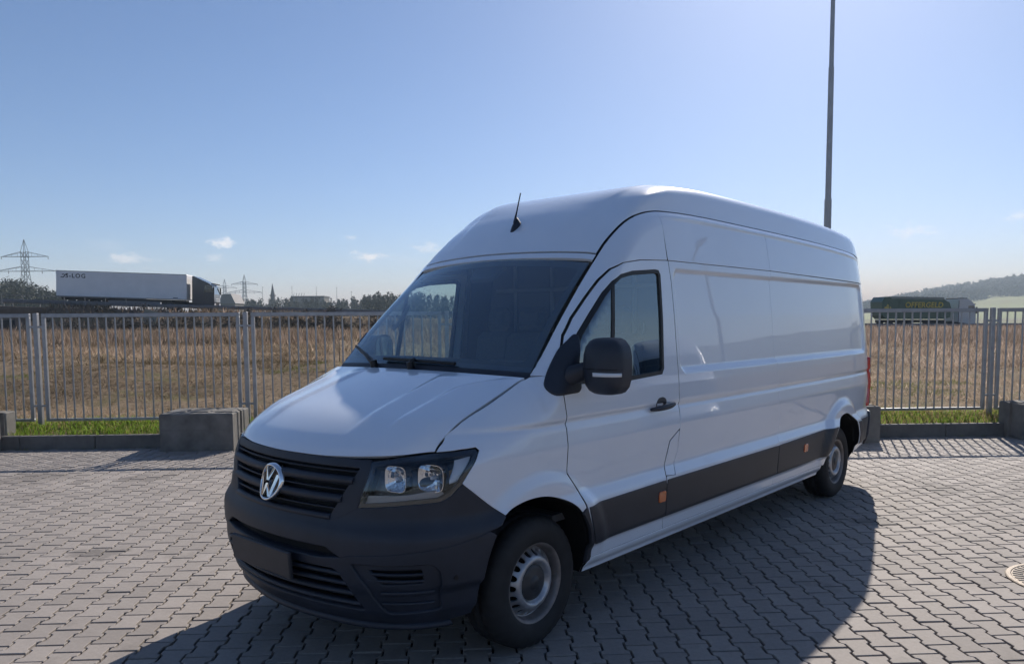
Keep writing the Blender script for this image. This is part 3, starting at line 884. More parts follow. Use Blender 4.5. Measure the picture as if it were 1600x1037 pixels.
# round emblem on the grille: ring with the two letters
EC = M(0.0, .918); EX = EC[0] - .030
def em(y, z): return (EX + .25 * (z) * 1.0 + (.02 * (y / .09) ** 2), y, .918 + z)
mb = MB(); G = []
for t in np.linspace(0, 2 * math.pi, 48, endpoint=False):
    row = []
    for r_, o_ in ((.093, .010), (.091, -.004), (.086, -.010), (.079, -.008), (.077, .006)):
        p = em(r_ * math.cos(t), r_ * math.sin(t)); row.append((p[0] + o_, p[1], p[2]))
    G.append(row)
G.append(G[0]); mb.grid(np.array(G))
def stroke(a, b, w=.0095):
    a, b = np.array(a), np.array(b); n2 = np.array((0, 0))
    # horizontal-cut strokes
    P_ = [(a[0] - w, a[1]), (a[0] + w, a[1]), (b[0] + w, b[1]), (b[0] - w, b[1])]
    top = []; bot = []
    for q in P_:
        p = em(q[0], q[1]); top.append((p[0] - .008, p[1], p[2])); bot.append((p[0] + .006, p[1], p[2]))
    mb.add(top + bot, [(0, 1, 2, 3), (0, 4, 5, 1), (1, 5, 6, 2), (2, 6, 7, 3), (3, 7, 4, 0)])
k_ = .086
stroke((-.40 * k_, .82 * k_), (-.02 * k_, .10 * k_)); stroke((.40 * k_, .82 * k_), (.02 * k_, .10 * k_))
stroke((-.80 * k_, .46 * k_), (-.36 * k_, -.80 * k_)); stroke((.80 * k_, .46 * k_), (.36 * k_, -.80 * k_))
stroke((-.36 * k_, -.80 * k_), (0, -.06 * k_)); stroke((.36 * k_, -.80 * k_), (0, -.06 * k_))
emb = mb.build('emblem', MAT['chrome'], van)
mb = MB(); disc = [em(.085 * math.cos(t), .085 * math.sin(t)) for t in np.linspace(0, 2 * math.pi, 40, endpoint=False)]
mb.add([(p[0] + .004, p[1], p[2]) for p in disc] + [(p[0] + .05, p[1], p[2]) for p in disc], [tuple(range(40))] + [(i, (i + 1) % 40, 40 + (i + 1) % 40, 40 + i) for i in range(40)])
mb.build('emblem_disc', MAT['gloss_black'], emb)

# headlights
HL = [(.603, .852), (.640, 1.062), (.82, 1.084), (1.0, 1.094), (1.12, 1.106), (1.150, 1.106), (1.160, 1.092), (1.146, 1.06), (1.096, .95), (1.05, .903), (1.004, .880), (.858, .874)]
MF = lambda a, b: M(a, b, feat=False)
for sd in (1, -1):
    P_ = [(a * sd, b) for a, b in HL]
    lamp = panel('headlight', P_, MAT['house'], van, .04, off=-.085, thick=.01, fn=MF)
    panel('lens', P_, MAT['lens'], lamp, .03, off=-.002, thick=.004, fn=MF, bevel=.002)
    ins_ = [tuple(p) for p in inset(P_, .016)]
    panel('bezel', P_, MAT['gloss_black'], lamp, .03, holes=[ins_], off=-.006, thick=.08, fn=MF, bevel=.002)
    def bowl(s_, z_, w_, h_, depth, nm):
        p = MF(s_ * sd, z_); n = surf_normal(MF, np.array([[s_ * sd, z_]]))[0]
        fwd = np.array((-1.0, -sd * .25, .02)); fwd /= np.linalg.norm(fwd)
        lat = np.cross((0, 0, 1), fwd); lat /= np.linalg.norm(lat); up_ = np.cross(fwd, lat)
        mb = MB(); G = []
        for r_ in (1.0, .97, .8, .55, .28, .06):
            row = []
            for t in np.linspace(0, 2 * math.pi, 28, endpoint=False):
                c_, s2 = math.cos(t), math.sin(t); q = .22
                k = 1 / (abs(c_) ** 4 + abs(s2) ** 4) ** .25
                dd = 0 if r_ == 1.0 else depth * (1 - (r_ / .97) ** 2)
                row.append(p - n * .035 + lat * (w_ * r_ * c_ * k) + up_ * (h_ * r_ * s2 * k) - fwd * dd)
            G.append(row)
        G = np.array(G); mb.grid(G, False, closed=True)
        mb.add(G[-1], [tuple(range(28))])
        mb.build(nm, MAT['chrome'], lamp, fix=False)
        mb = MB(); c0 = p - n * .035 - fwd * depth * .7
        mb.tube([c0, c0 + fwd * depth * .55], [.012, .008], 10); mb.build('bulb', MAT['clear'], lamp)
        # dark shroud around the bowl
        mb = MB(); A = G[0]; Bk = A + (p - n * .035 - A.mean(0)) * 0 - fwd * .05; mb.grid(np.stack([A * 1.0, Bk]), True, closed=True); mb.build('bowl_rim', MAT['gloss_black'], lamp, fix=False)
    bowl(.760, .992, .060, .062, .055, 'reflector')
    bowl(.942, .997, .072, .064, .06, 'reflector')
    panel('indicator', [(a * sd, b) for a, b in ((1.055, 1.075), (1.13, 1.088), (1.085, .965), (1.035, .955))], MAT['clear'], lamp, .03, off=-.03, thick=.01, fn=MF)
    panel('amber_bulb', [(a * sd, b) for a, b in ((1.03, 1.03), (1.05, 1.035), (1.04, .98), (1.02, .975))], MAT['amber'], lamp, .03, off=-.045, thick=.01, fn=MF)
    panel('running_light', [(a * sd, b) for a, b in ((.625, .870), (.635, .905), (.84, .912), (1.0, .930), (1.02, .912), (.98, .893), (.84, .888))], MAT['dim'], lamp, .03, off=-.028, thick=.012, fn=MF)

# mirrors
for sd in (1, -1):
    # the far mirror is folded back against its door
    C0 = np.array((1.315, -1.15, 1.475)) if sd > 0 else np.array((1.56, 1.075, 1.47))
    al = 0.0 if sd > 0 else R(72)
    def mp(x_, y_, z_):
        return C0 + np.array((x_ * math.cos(al) - y_ * math.sin(al) * -1, x_ * math.sin(al) * -1 + y_ * math.cos(al), z_)) if sd < 0 else C0 + np.array((x_, y_, z_))
    G = []
    NT = 28
    for k, t in enumerate(np.linspace(0, 1, 13)):
        # front-to-back loft of a rounded box
        xx = -.075 + .15 * t
        sc_ = (1 - (1 - min(t / .55, 1)) ** 2.4) ** .45 if t < .55 else 1.0
        sc_ = max(sc_, .06)
        row = []
        for a in np.linspace(0, 2 * math.pi, NT, endpoint=False):
            c_, s_ = math.cos(a), math.sin(a); kk = 1 / (abs(c_) ** 3.6 + abs(s_) ** 3.6) ** (1 / 3.6)
            w_, h_ = .124, .150
            zz = h_ * s_ * kk
            ww = w_ * (1 - .06 * (zz / h_) ** 2)
            row.append(mp(xx, -sd * ww * c_ * kk * sc_, zz * sc_))
        G.append(row)
    G = np.array(G)
    mb = MB(); mb.grid(G, True, closed=True); mb.add(G[-1], [tuple(range(NT))]); mb.add(G[0], [tuple(range(NT))[::-1]])
    mir_ = mb.build('wing_mirror', MAT['plastic'], van)
    # arm
    a0 = M(1.93 * sd, 1.42) + np.array((.0, 0, 0)); mb = MB()
    Ga = []
    for t in np.linspace(0, 1, 6):
        c = a0 + (mp(.02, sd * .09, -.015) - a0) * t
        Ga.append([c + np.array((.050 * math.cos(a), 0, (.058 - .012 * t) * math.sin(a))) for a in np.linspace(0, 2 * math.pi, 14, endpoint=False)])
    mb.grid(np.array(Ga), True, closed=True); mb.build('arm', MAT['plastic'], mir_)
    # split line and indicator strip following the housing front
    def strip(z0, z1, a0_, a1_, o_, nm, m_):
        rows = []
        for yy in np.linspace(a0_, a1_, 14):
            row = []
            for z_ in (z0, z1):
                # find the housing x at (y,z) by scanning the loft
                best = None
                for t in np.linspace(0, 1, 60):
                    sc_ = (1 - (1 - min(t / .55, 1)) ** 2.4) ** .45 if t < .55 else 1.0
                    sc_ = max(sc_, .06)
                    if (abs(yy) / (.124 * sc_)) ** 3.6 + (abs(z_) / (.150 * sc_)) ** 3.6 <= 1:
                        best = -.075 + .15 * t; break
                if best is None: best = .075
                row.append(mp(best - o_, -sd * yy * (1 + o_ * 3), z_))
            rows.append([row[0] + np.array((.02, sd * 0, 0)), row[0], row[1], row[1] + np.array((.02, 0, 0))])
        mb = MB(); mb.grid(np.array(rows)); mb.build(nm, m_, mir_)
    strip(-.050, -.030, -.02, .121, .006, 'indicator', MAT['clear'])
    strip(-.014, -.010, -.121, .122, .002, 'split_line', MAT['dark'])
    mb = MB(); rg = [mp(.0765, -sd * .108 * math.cos(a) / (abs(math.cos(a)) ** 4 + abs(math.sin(a)) ** 4) ** .25, .132 * math.sin(a) / (abs(math.cos(a)) ** 4 + abs(math.sin(a)) ** 4) ** .25) for a in np.linspace(0, 2 * math.pi, 28, endpoint=False)]
    mb.add(rg, [tuple(range(28))]); mb.build('mirror_glass', MAT['chrome'], mir_, fix=False)

# wheels
def wheel(name, x, sd, Yout):
    TR = .347
    prof = [(.205, -.010), (.212, .0), (.235, .010), (.275, .014), (.31, .008), (.332, -.008), (.343, -.022), (.347, -.05), (.347, -.085), (.338, -.087), (.338, -.093), (.347, -.095), (.347, -.14), (.338, -.142), (.338, -.148), (.347, -.15), (.346, -.19), (.335, -.212), (.30, -.222), (.24, -.218), (.205, -.20)]
    n = 120; G = []
    for k in range(n):
        a = 2 * math.pi * k / n; row = []
        for (r_, o_) in prof:
            rr = r_
            if r_ > .325 and k % 3 == 0 and not (-.10 < o_ < -.085): rr = r_ - .006
            row.append((x + rr * math.cos(a), -sd * (Yout + o_), TR + rr * math.sin(a)))
        G.append(row)
    G.append(G[0])
    mb = MB(); mb.grid(np.array(G), True); w = mb.build(name, MAT['rubber'], van)
    RP = ([0, .05, .085, .098, .108, .118, .134, .146, .163, .178, .186, .196, .205, .2145], [-.03, -.03, -.03, -.022, -.006, -.001, -.004, -.016, -.040, -.056, -.056, -.012, -.006, -.004])
    def rf(a, b):
        r_ = np.hypot(a, b); o_ = np.interp(r_, *RP)
        return np.stack([x + a, -sd * (Yout + o_), TR + b], -1)
    ring = lambda r_, k, ph=0.0: [(r_ * math.cos(2 * math.pi * i / k + ph), r_ * math.sin(2 * math.pi * i / k + ph)) for i in range(k)]
    holes = [[(.160 * math.cos(a) + .0185 * math.cos(t), .160 * math.sin(a) + .0185 * math.sin(t)) for t in np.linspace(0, 2 * math.pi, 12, endpoint=False)] for a in np.linspace(0, 2 * math.pi, 18, endpoint=False)]
    rim = panel('rim', ring(.184, 72), MAT['silver'], w, .008, holes=holes + [ring(.095, 40)], fn=rf, thick=.012, bevel=.002, out=1 if sd > 0 else -1)
    mb = MB(); G = []
    for k in range(64):
        a = 2 * math.pi * k / 64
        G.append([(x + r_ * math.cos(a), -sd * (Yout + o_), TR + r_ * math.sin(a)) for r_, o_ in ((.184, -.058), (.187, -.05), (.193, -.016), (.200, -.006), (.209, -.001), (.216, .001), (.219, -.006), (.212, -.012))])
    G.append(G[0]); mb.grid(np.array(G)); mb.build('rim_lip', MAT['lip'], w)
    mb = MB(); G = []
    for k in range(48):
        a = 2 * math.pi * k / 48; dent = .004 if (k // 4) % 2 else 0
        G.append([(x + r_ * math.cos(a), -sd * (Yout + o_ - (dent if .05 < r_ < .085 else 0)), TR + r_ * math.sin(a)) for r_, o_ in ((.002, -.004), (.032, -.003), (.034, -.008), (.042, -.010), (.075, -.012), (.092, -.018), (.097, -.026), (.097, -.05))])
    G.append(G[0]); mb.grid(np.array(G)); mb.build('hub_cap', MAT['hub'], w)
    mb = MB(); mb.tube([(x, -sd * (Yout - .09), TR), (x, -sd * (Yout - .2), TR)], .20, 32); mb.build('brake_drum', MAT['dark'], w)
for sd in (1, -1):
    wheel('wheel', 1.0, sd, .940)
    wheel('wheel', 5.49, sd, .945)

# underbody and cab interior
mb = MB(); mb.box((3.6, 0, .40), (5.6, 1.50, .16)); mb.box((.8, 0, .42), (1.0, 1.0, .25)); mb.box((1.0, 0, .30), (.1, 1.7, .08)); mb.box((5.49, 0, .33), (.12, 1.7, .12)); mb.build('underbody', MAT['dark'], van)
G = []
for x, z in ((1.02, 1.38), (1.10, 1.425), (1.25, 1.445), (1.45, 1.44), (1.62, 1.40), (1.70, 1.28), (1.66, 1.0), (1.55, .6)):
    G.append([(x, y, z + (.04 * math.exp(-((y + .42) / .25) ** 2) if 1.4 < x < 1.66 else 0) + (.012 if abs(y) < .3 and x < 1.6 else 0)) for y in np.linspace(-.84, .84, 25)])
mb = MB(); mb.grid(np.array(G), True); mb.build('dashboard', MAT['inter'], van, fix=False)
for y in (-.55, -.25, .05, .35, .6):
    mb = MB(); mb.box((1.36, y, 1.458), (.20, .11, .012), Matrix.Rotation(R(-6), 3, 'Y'), .004); mb.build('dashboard_vent', MAT['inter2'], van)
mb = MB()
for t in range(1):
    A = [(1.74 + .075 * math.cos(a), -.42 + .185 * math.cos(a) * 0 + .185 * math.sin(a), 1.33 + .16 * math.cos(a)) for a in np.linspace(0, 2 * math.pi, 33)]
    mb.tube(A, .015, 8)
mb.tube([(1.60, -.42, 1.28), (1.735, -.42, 1.33)], .05, 10); mb.box((1.735, -.42, 1.33), (.02, .34, .05)); mb.build('steering_wheel', MAT['inter'], van)
for y, wd in ((-.45, .50), (.28, .46), (.62, .40)):
    mb = MB()
    mb.box((2.10, y, .95), (.50, wd, .16), None, .05)
    mb.box((2.36, y, 1.30), (.14, wd, .66), Matrix.Rotation(R(10), 3, 'Y'), .05)
    mb.box((2.43, y, 1.72), (.10, wd * .55, .18), Matrix.Rotation(R(10), 3, 'Y'), .04)
    mb.build('seat', MAT['seat'], van)
mb = MB(); mb.prism([(-.90, .45), (.90, .45), (.88, 1.45), (.80, 2.05), (.74, 2.36), (-.74, 2.36), (-.80, 2.05), (-.88, 1.45)], 0, 2.55, 2.57); part_ = mb.build('partition', MAT['inter'], van)
for y in (-.62, -.45, -.10):
    mb = MB(); mb.box((2.545, y, 1.66), (.006, .010, .07)); mb.build('reflection_strip', MAT['clear'], part_)  # small reflections in the cab, painted as thin white strips
for y in (-.55, -.18, .18, .55):
    mb = MB(); mb.box((2.54, y, 1.5), (.02, .03, 1.5), None, .006); mb.build('partition_rib', MAT['inter2'], part_)
mb = MB(); mb.box((2.54, 0, 1.95), (.024, 1.5, .03), None, .006); mb.build('partition_rib', MAT['inter2'], part_)
mb = MB(); mb.box((1.72, -.42, 1.36), (.012, .10, .06), None, .01); mb.build('instrument_hood', MAT['inter2'], van)
mb = MB(); mb.box((1.9, 0, .62), (1.3, 1.7, .04)); mb.build('cab_floor', MAT['inter'], van)
for sd in (1, -1):
    mb = MB(); mb.box((1.86, -sd * .90, 1.10), (1.0, .05, .46), None, .02); mb.build('door_lining', MAT['inter'], van)
mb = MB(); mb.tube([(1.50, .80, 1.66), (1.53, .775, 1.70), (1.60, .77, 1.78), (1.64, .79, 1.82)], .014, 8); mb.build('grab_handle', MAT['inter2'], van)

# ------------------------------------------------------------------ the yard: pavement, kerb, blocks, manhole
YANG = 0.049                      # the yard's grid is turned a little against the camera
CY, SY = math.cos(YANG), math.sin(YANG)
def yd(x, y, z=0.0):              # yard coordinates -> world
    return (x * CY - y * SY, x * SY + y * CY, z)
def yd_inv(x, y):
    return (x * CY + y * SY, -x * SY + y * CY)
YK = 10.635                       # kerb line, yard y
YF = 11.56                        # fence line

m_paver = principled('paver_concrete', (0.300, 0.270, 0.248), 0.80, spec=0.4, noise=(35, 0.12, 8), bump=(260, 0.25, 0.0015), attr='tint')
def paver_stains(m):
    n, l = m.node_tree.nodes, m.node_tree.links; b = n['Principled BSDF']
    src = b.inputs['Base Color'].links[0].from_socket
    geo = n.new('ShaderNodeNewGeometry')
    def mul_by(sock, prev):
        v = n.new('ShaderNodeVectorMath'); v.operation = 'SCALE'; l.new(prev, v.inputs[0]); l.new(sock, v.inputs['Scale']); return v.outputs['Vector']
    def noise_range(scale, f0, f1, t0, t1, detail=6):
        t = n.new('ShaderNodeTexNoise'); t.inputs['Scale'].default_value = scale; t.inputs['Detail'].default_value = detail; t.inputs['Roughness'].default_value = .65
        l.new(geo.outputs['Position'], t.inputs['Vector'])
        r = n.new('ShaderNodeMapRange'); r.inputs['From Min'].default_value = f0; r.inputs['From Max'].default_value = f1; r.inputs['To Min'].default_value = t0; r.inputs['To Max'].default_value = t1
        l.new(t.outputs['Fac'], r.inputs['Value']); return r.outputs['Result']
    src = mul_by(noise_range(420, .3, .7, .84, 1.16, 3), src)       # sand grain
    src = mul_by(noise_range(.5, .3, .7, .84, 1.04), src)          # wide patches
    src = mul_by(noise_range(2.6, .56, .74, 1.0, .74), src)         # blotches of dirt
    # oil spots
    for (cx_, cy_, rad) in ((-5.35, 8.45, .42), (-4.05, 8.35, .30), (4.3, 7.6, .32), (-3.1, 5.6, .20), (3.0, 6.4, .22)):
        d = n.new('ShaderNodeVectorMath'); d.operation = 'DISTANCE'; d.inputs[1].default_value = (cx_, cy_, 0); l.new(geo.outputs['Position'], d.inputs[0])
        ad = n.new('ShaderNodeMath'); ad.operation = 'ADD'; l.new(d.outputs['Value'], ad.inputs[0]); l.new(noise_range(5, .3, .7, -.22, .22), ad.inputs[1])
        r = n.new('ShaderNodeMapRange'); r.interpolation_type = 'SMOOTHSTEP'; r.inputs['From Min'].default_value = rad * .5; r.inputs['From Max'].default_value = rad; r.inputs['To Min'].default_value = .68
        l.new(ad.outputs['Value'], r.inputs['Value']); src = mul_by(r.outputs['Result'], src)
    l.new(src, b.inputs['Base Color'])
paver_stains(m_paver)
m_joint = principled('joint_sand', (0.045, 0.039, 0.033), 0.95, noise=(2.2, 0.8, 9))
m_yard = principled('yard_paving', (0.27, 0.245, 0.225), 0.85, noise=(8, 0.15, 8))

def quad_sheet(name, pts, z, m, kind='structure'):
    me = bpy.data.meshes.new(name); me.from_pydata([(*p[:2], z) for p in pts], [], [(0, 1, 2, 3)]); me.update()
    o = obj(name, me, m); tag(o, kind=kind); return o

pavement = quad_sheet('pavement', [yd(-30, -2), yd(30, -2), yd(30, YK + .1), yd(-30, YK + .1)], -0.022, m_joint)
yard = quad_sheet('yard', [yd(-60, -45), yd(60, -45), yd(60, -2), yd(-60, -2)], -0.004, m_yard)

PL, PW, PN, PITCHX = .200, .163, .124, .1435
def paver_outline(g=.0062):
    L, w, n = PL / 2 - g, PW / 2 - g, PN / 2 - g
    h = [(w, L), (w, .058), (n, .042), (n, -.042), (w, -.058), (w, -L)]
    return [(x, y) for x, y in h] + [(-x, -y) for x, y in h]
OUT = paver_outline()
def paver_geo():
    n = len(OUT); V = []; F = []
    ch = .0030
    ins_ = inset(OUT[::-1] if area2(np.array(OUT)) < 0 else OUT, ch)
    base = OUT[::-1] if area2(np.array(OUT)) < 0 else OUT
    V += [(x, y, -.024) for x, y in base] + [(x, y, -.0028) for x, y in base] + [(x, y, 0) for x, y in ins_]
    for k in (0, 1):
        for i in range(n):
            j = (i + 1) % n; F.append((k * n + i, k * n + j, (k + 1) * n + j, (k + 1) * n + i))
    top = [2 * n + i for i in range(n)]
    return np.array(V), F, top
PV, PF, PTOP = paver_geo()
PTRI = []
for q in PF: PTRI += [(q[0], q[1], q[2]), (q[0], q[2], q[3])]
_t = delaunay_2d_cdt([Vector(PV[i][:2]) for i in PTOP], [(i, (i + 1) % len(PTOP)) for i in range(len(PTOP))], [], 1, 1e-7)
PTRI += [tuple(PTOP[i] for i in t) for t in _t[2]]
PTRI = np.array(PTRI)
def _fixdir(T):
    c = np.cross(PV[T[:, 1]] - PV[T[:, 0]], PV[T[:, 2]] - PV[T[:, 0]])
    ctr = PV[T].mean(1); outv = np.concatenate([ctr[:, :2], np.where(ctr[:, 2:] > -.002, 1.0, 0.02)], 1)
    outv[ctr[:, 2] > -.001] = (0, 0, 1)
    bad = np.sum(c * outv, 1) < 0
    T[bad] = T[bad][:, ::-1]; return T
PTRI = _fixdir(PTRI)

def px_of(P):
    """world point -> photograph pixel (only used to choose which pavers are separate objects)"""
    q = cam.matrix_world.inverted() @ Vector(P)
    return 800 + FPX * q.x / -q.z, CYPX - FPX * q.y / -q.z, -q.z
def at_px(px, py, d):
    r_ = cam.matrix_world.to_3x3() @ Vector(((px - 800) / FPX, (CYPX - py) / FPX, -1.0))
    return (r_.x / r_.y * d, d, CAMZ + r_.z / r_.y * d)
MAN = yd_inv(3.655, 4.83)
van_low = ([345, 352, 430, 530, 740, 760, 820, 890, 912, 1276, 1330], [760, 870, 925, 965, 970, 1005, 1015, 960, 884, 765, 700])
cells = []
for i in range(-66, 72):
    for j in range(-12, 56):
        x = i * PITCHX; y = j * PL + (PL / 2 if i % 2 else 0)
        if y > YK - .02 or y < -1.9 or math.hypot(x - MAN[0], y - MAN[1]) < .28: continue
        wx, wy, _ = yd(x, y)
        if wy < .3: vis = None
        else:
            u, v, d = px_of((wx, wy, 0)); vis = None
            if d > .5 and -15 < u < 1615 and v < 1055 and not (345 < u < 1335 and v < np.interp(u, *van_low)): vis = d
        cells.append((vis if vis else 1e9, x, y))
cells.sort()
def tints(n): return np.clip(RNG.normal(1.0, .075, n), .78, 1.2)
variants = []
for k in range(10):
    me = arr_mesh('paver', PV, PTRI)
    at = me.attributes.new('tint', 'FLOAT', 'POINT'); at.data.foreach_set('value', np.full(len(PV), tints(1)[0], np.float32))
    me.materials.append(m_paver); variants.append(me)
for c_, x, y in cells[:300]:
    o = bpy.data.objects.new('paver', variants[random.randrange(10)])
    wx, wy, _ = yd(x, y)
    o.location = (wx + random.gauss(0, .0011), wy + random.gauss(0, .0011), random.uniform(-.0028, .0014))
    o.rotation_euler = (random.gauss(0, .004), random.gauss(0, .004), YANG + (math.pi if random.random() < .5 else 0) + random.gauss(0, .003))
    link(o, pavement)
rest = cells[300:]
n = len(rest); nv = len(PV)
XY = np.array([yd(x, y)[:2] for _, x, y in rest])
ang = YANG + RNG.normal(0, .003, n); tx, ty = RNG.normal(0, .004, n), RNG.normal(0, .004, n)
ca, sa = np.cos(ang), np.sin(ang)
VX = PV[None, :, 0] * ca[:, None] - PV[None, :, 1] * sa[:, None]; VY = PV[None, :, 0] * sa[:, None] + PV[None, :, 1] * ca[:, None]
VZ = PV[None, :, 2] + VX * tx[:, None] + VY * ty[:, None] + RNG.uniform(-.0028, .0014, n)[:, None]
XY = XY + RNG.normal(0, .0011, XY.shape)
V = np.stack([VX + XY[:, :1], VY + XY[:, 1:], VZ], -1).reshape(-1, 3)
T = (PTRI[None] + (np.arange(n) * nv)[:, None, None]).reshape(-1, 3)
me = arr_mesh('paver_field', V, T)
at = me.attributes.new('tint', 'FLOAT', 'POINT'); at.data.foreach_set('value', np.repeat(tints(n), nv).astype(np.float32))
pf = obj('paver_field', me, m_paver, pavement); tag(pf, kind='stuff')

# manhole cover at the right edge
m_iron = principled('cast_iron', (0.20, 0.165, 0.13), 0.6, metal=0.35, noise=(30, 0.3), bump=(90, 0.4, 0.004))
m_conc = principled('light_concrete', (0.27, 0.25, 0.225), 0.85, noise=(25, 0.15, 8), bump=(150, 0.35, 0.003))
mx_, my_, _ = yd(*MAN)
man = empty('manhole_cover', (mx_, my_, 0)); tag(man, 'round cast iron manhole cover set in the paving at the right edge', 'manhole cover')
def ring_part(name, prof, m, parent, n=72, smooth=True):
    G = [[(r_ * math.cos(a), r_ * math.sin(a), z_) for r_, z_ in prof] for a in np.linspace(0, 2 * math.pi, n + 1)]
    mb = MB(); mb.grid(np.array(G), smooth); return mb.build(name, m, parent)
ring_part('iron_frame', [(.398, -.013), (.398, .005), (.392, .009), (.368, .009), (.364, .005), (.364, -.01)], m_iron, man, smooth=False)
ring_part('ribbed_ring', [(.363, -.01), (.363, .006), (.285, .006), (.284, -.01)], m_iron, man, smooth=False)
ring_part('cover_rim', [(.282, -.01), (.281, .010), (.262, .010), (.260, .004)], m_iron, man, smooth=False)
ring_part('concrete_fill', [(.259, .002), (.258, .0075), (.001, .0085)], m_conc, man, smooth=False)
for k in range(44):
    a = 2 * math.pi * k / 44
    mb = MB(); mb.box((.325 * math.cos(a), .325 * math.sin(a), .0075), (.062, .020, .005), Matrix.Rotation(a, 3, 'Z')); mb.build('rib', m_conc, man)
for a in (2.6, 5.7):
    mb = MB(); mb.tube([(.272 * math.cos(a), .272 * math.sin(a), 0), (.272 * math.cos(a), .272 * math.sin(a), .013)], .012, 10); mb.build('bolt', MAT['seal'], man)

# kerb
m_kerb = principled('kerb_concrete', (0.15, 0.143, 0.132), 0.9, noise=(9, 0.22, 8), bump=(120, 0.4, 0.004))
kerb = MB(); kerb.box((0, 0, -.05), (44, .05, .05)); 
kerb_o = kerb.build('kerb', m_kerb); tag(kerb_o, kind='structure'); 
kerb_o.location = yd(0, YK + .05, 0); kerb_o.rotation_euler = (0, 0, YANG)
kme = MB(); kme.box((0, 0, .07), (.994, .10, .22), None, .008); kmesh = kme.mesh('kerb_stone'); kmesh.materials.append(m_kerb)
for k in range(-14, 15):
    o = bpy.data.objects.new('kerb_stone', kmesh); link(o, kerb_o); o.location = (k * 1.0 + .3, random.uniform(-.004, .004), random.uniform(-.004, .004)); o.rotation_euler = (0, 0, random.gauss(0, .002))

# concrete blocks standing on the kerb line
m_block = principled('block_concrete', (0.165, 0.158, 0.146), 0.9, noise=(5, 0.4, 9), bump=(60, 0.5, 0.006))
def concrete_block(x0, y0, L, D, H, label):
    b = empty('concrete_block', yd(x0 + L / 2, y0 + D / 2), YANG); tag(b, label, 'concrete block', 'concrete blocks along the kerb')
    # body with a vertical slot in each end
    sl, sd_ = .045, .03
    o = [(-L / 2, -D / 2), (L / 2, -D / 2), (L / 2, -sl), (L / 2 - sd_, -sl * .7), (L / 2 - sd_, sl * .7), (L / 2, sl), (L / 2, D / 2), (-L / 2, D / 2), (-L / 2, sl), (-L / 2 + sd_, sl * .7), (-L / 2 + sd_, -sl * .7), (-L / 2, -sl)]
    mb = MB(); c = .015
    rings = []
    for z_, k in ((0.0, 0), (H - c, 0), (H, c)):
        rings.append([(x - math.copysign(k, x), y - math.copysign(k, y), z_) for x, y in o])
    mb.grid(np.array(rings), False, closed=True); mb.add(rings[-1], [tuple(range(len(o)))])
    mb.build('body', m_block, b)
    nst = max(2, int(L / .3))
    for k in range(nst):
        mb = MB(); w_ = .24
        cx_ = -L / 2 + L * (k + .5) / nst
        G = [[(cx_ + sx_ * w_ / 2 * q, sy_ * D * .32 * q, H + z_) for sx_, sy_ in ((-1, -1), (1, -1), (1, 1), (-1, 1))] for q, z_ in ((1.0, -.005), (.95, .010), (.90, .013))]
        mb.grid(np.array(G), False, closed=True); mb.add(G[-1], [(0, 1, 2, 3)]); mb.build('stud', m_block, b)
    mb = MB(); mb.box((0, -D / 2 - .0005, H * .56), (L - .03, .004, .006)); mb.build('cast_line', m_kerb, b)
    return b
x1, y1 = yd_inv(-4.70, 10.10)
concrete_block(x1, y1, .965, .72, .50, 'weathered concrete block on the kerb just left of the van bonnet')
x2, y2 = yd_inv(-6.93, 10.02)
concrete_block(x2 - 1.2, y2, 1.2, .62, .50, 'concrete block cut off by the left edge of the picture')
x3, y3 = yd_inv(7.15, 10.62)
concrete_block(x3, y3, 1.2, .50, .50, 'concrete block at the right edge, with a notched top')
x4, y4 = yd_inv(5.07, 10.45)
concrete_block(x4 - 1.2, y4, 1.2, .60, .50, 'concrete block half hidden behind the rear of the van')

# ------------------------------------------------------------------ terrain beyond the kerb
def vnoise(x, y, seed=0):
    x = np.asarray(x, float); y = np.asarray(y, float)
    xi, yi = np.floor(x), np.floor(y); fx, fy = x - xi, y - yi
    fx = fx * fx * (3 - 2 * fx); fy = fy * fy * (3 - 2 * fy)
    def h(a, b):
        t = np.sin(a * 127.1 + b * 311.7 + seed * 74.7) * 43758.5453; return t - np.floor(t)
    return (h(xi, yi) * (1 - fx) + h(xi + 1, yi) * fx) * (1 - fy) + (h(xi, yi + 1) * (1 - fx) + h(xi + 1, yi + 1) * fx) * fy
def fbm(x, y, seed=0, o=4):
    t = 0; a = .5
    for k in range(o): t = t + a * vnoise(x * 2 ** k, y * 2 ** k, seed + k); a *= .5
    return t
def road_y(x): return 91.5 + .11 * x
def road_z(x): return np.interp(x, [-110, -70, -40, 40, 90, 140], [4.9, 4.0, 2.95, .2, -.1, -.1])
def ground_z(x, y):
    yf = y - (YF + .049 * x)               # distance beyond the fence
    near = .145 + .05 * sst(-1.0, .6, yf) + .10 * (fbm(x * .9, y * .9, 3) - .5) * sst(.4, 2, yf)
    left = sst(2.5, -2.5, x - .12 * y)
    near = near + left * ((.62 * sst(1.8, 6.5, yf) - .25 * sst(9, 22, yf)) * (.55 + .75 * fbm(x * .35 + 5, y * .35, 9)) + .16 * sst(1.2, 3, yf) * (fbm(x * 1.1, y * 1.1, 21) - .4))
    near = near + (1 - left) * (.35 * sst(3, 14, yf) * (fbm(x * .25, y * .25, 5) - .25))
    d = road_y(x) - 7.0 - y                # distance to the road's near edge
    bank = np.clip(1 - d / np.maximum(1.2 * road_z(x) + 2.0, .5), 0, 1)
    bank = bank * bank * (3 - 2 * bank) * sst(-50.5, -47.5, x)   # the bank stops at the underpass
    z = near * (1 - bank) + road_z(x) * bank
    beyond = sst(0, 14, y - road_y(x) - 7.0)
    return z * (1 - beyond) + beyond * np.interp(x, [-120, 0, 120], [1.2, .3, -.3])
xs_ = np.concatenate([np.linspace(-150, -14, 50)[:-1], np.linspace(-14, 15, 110)[:-1], np.linspace(15, 150, 50)])
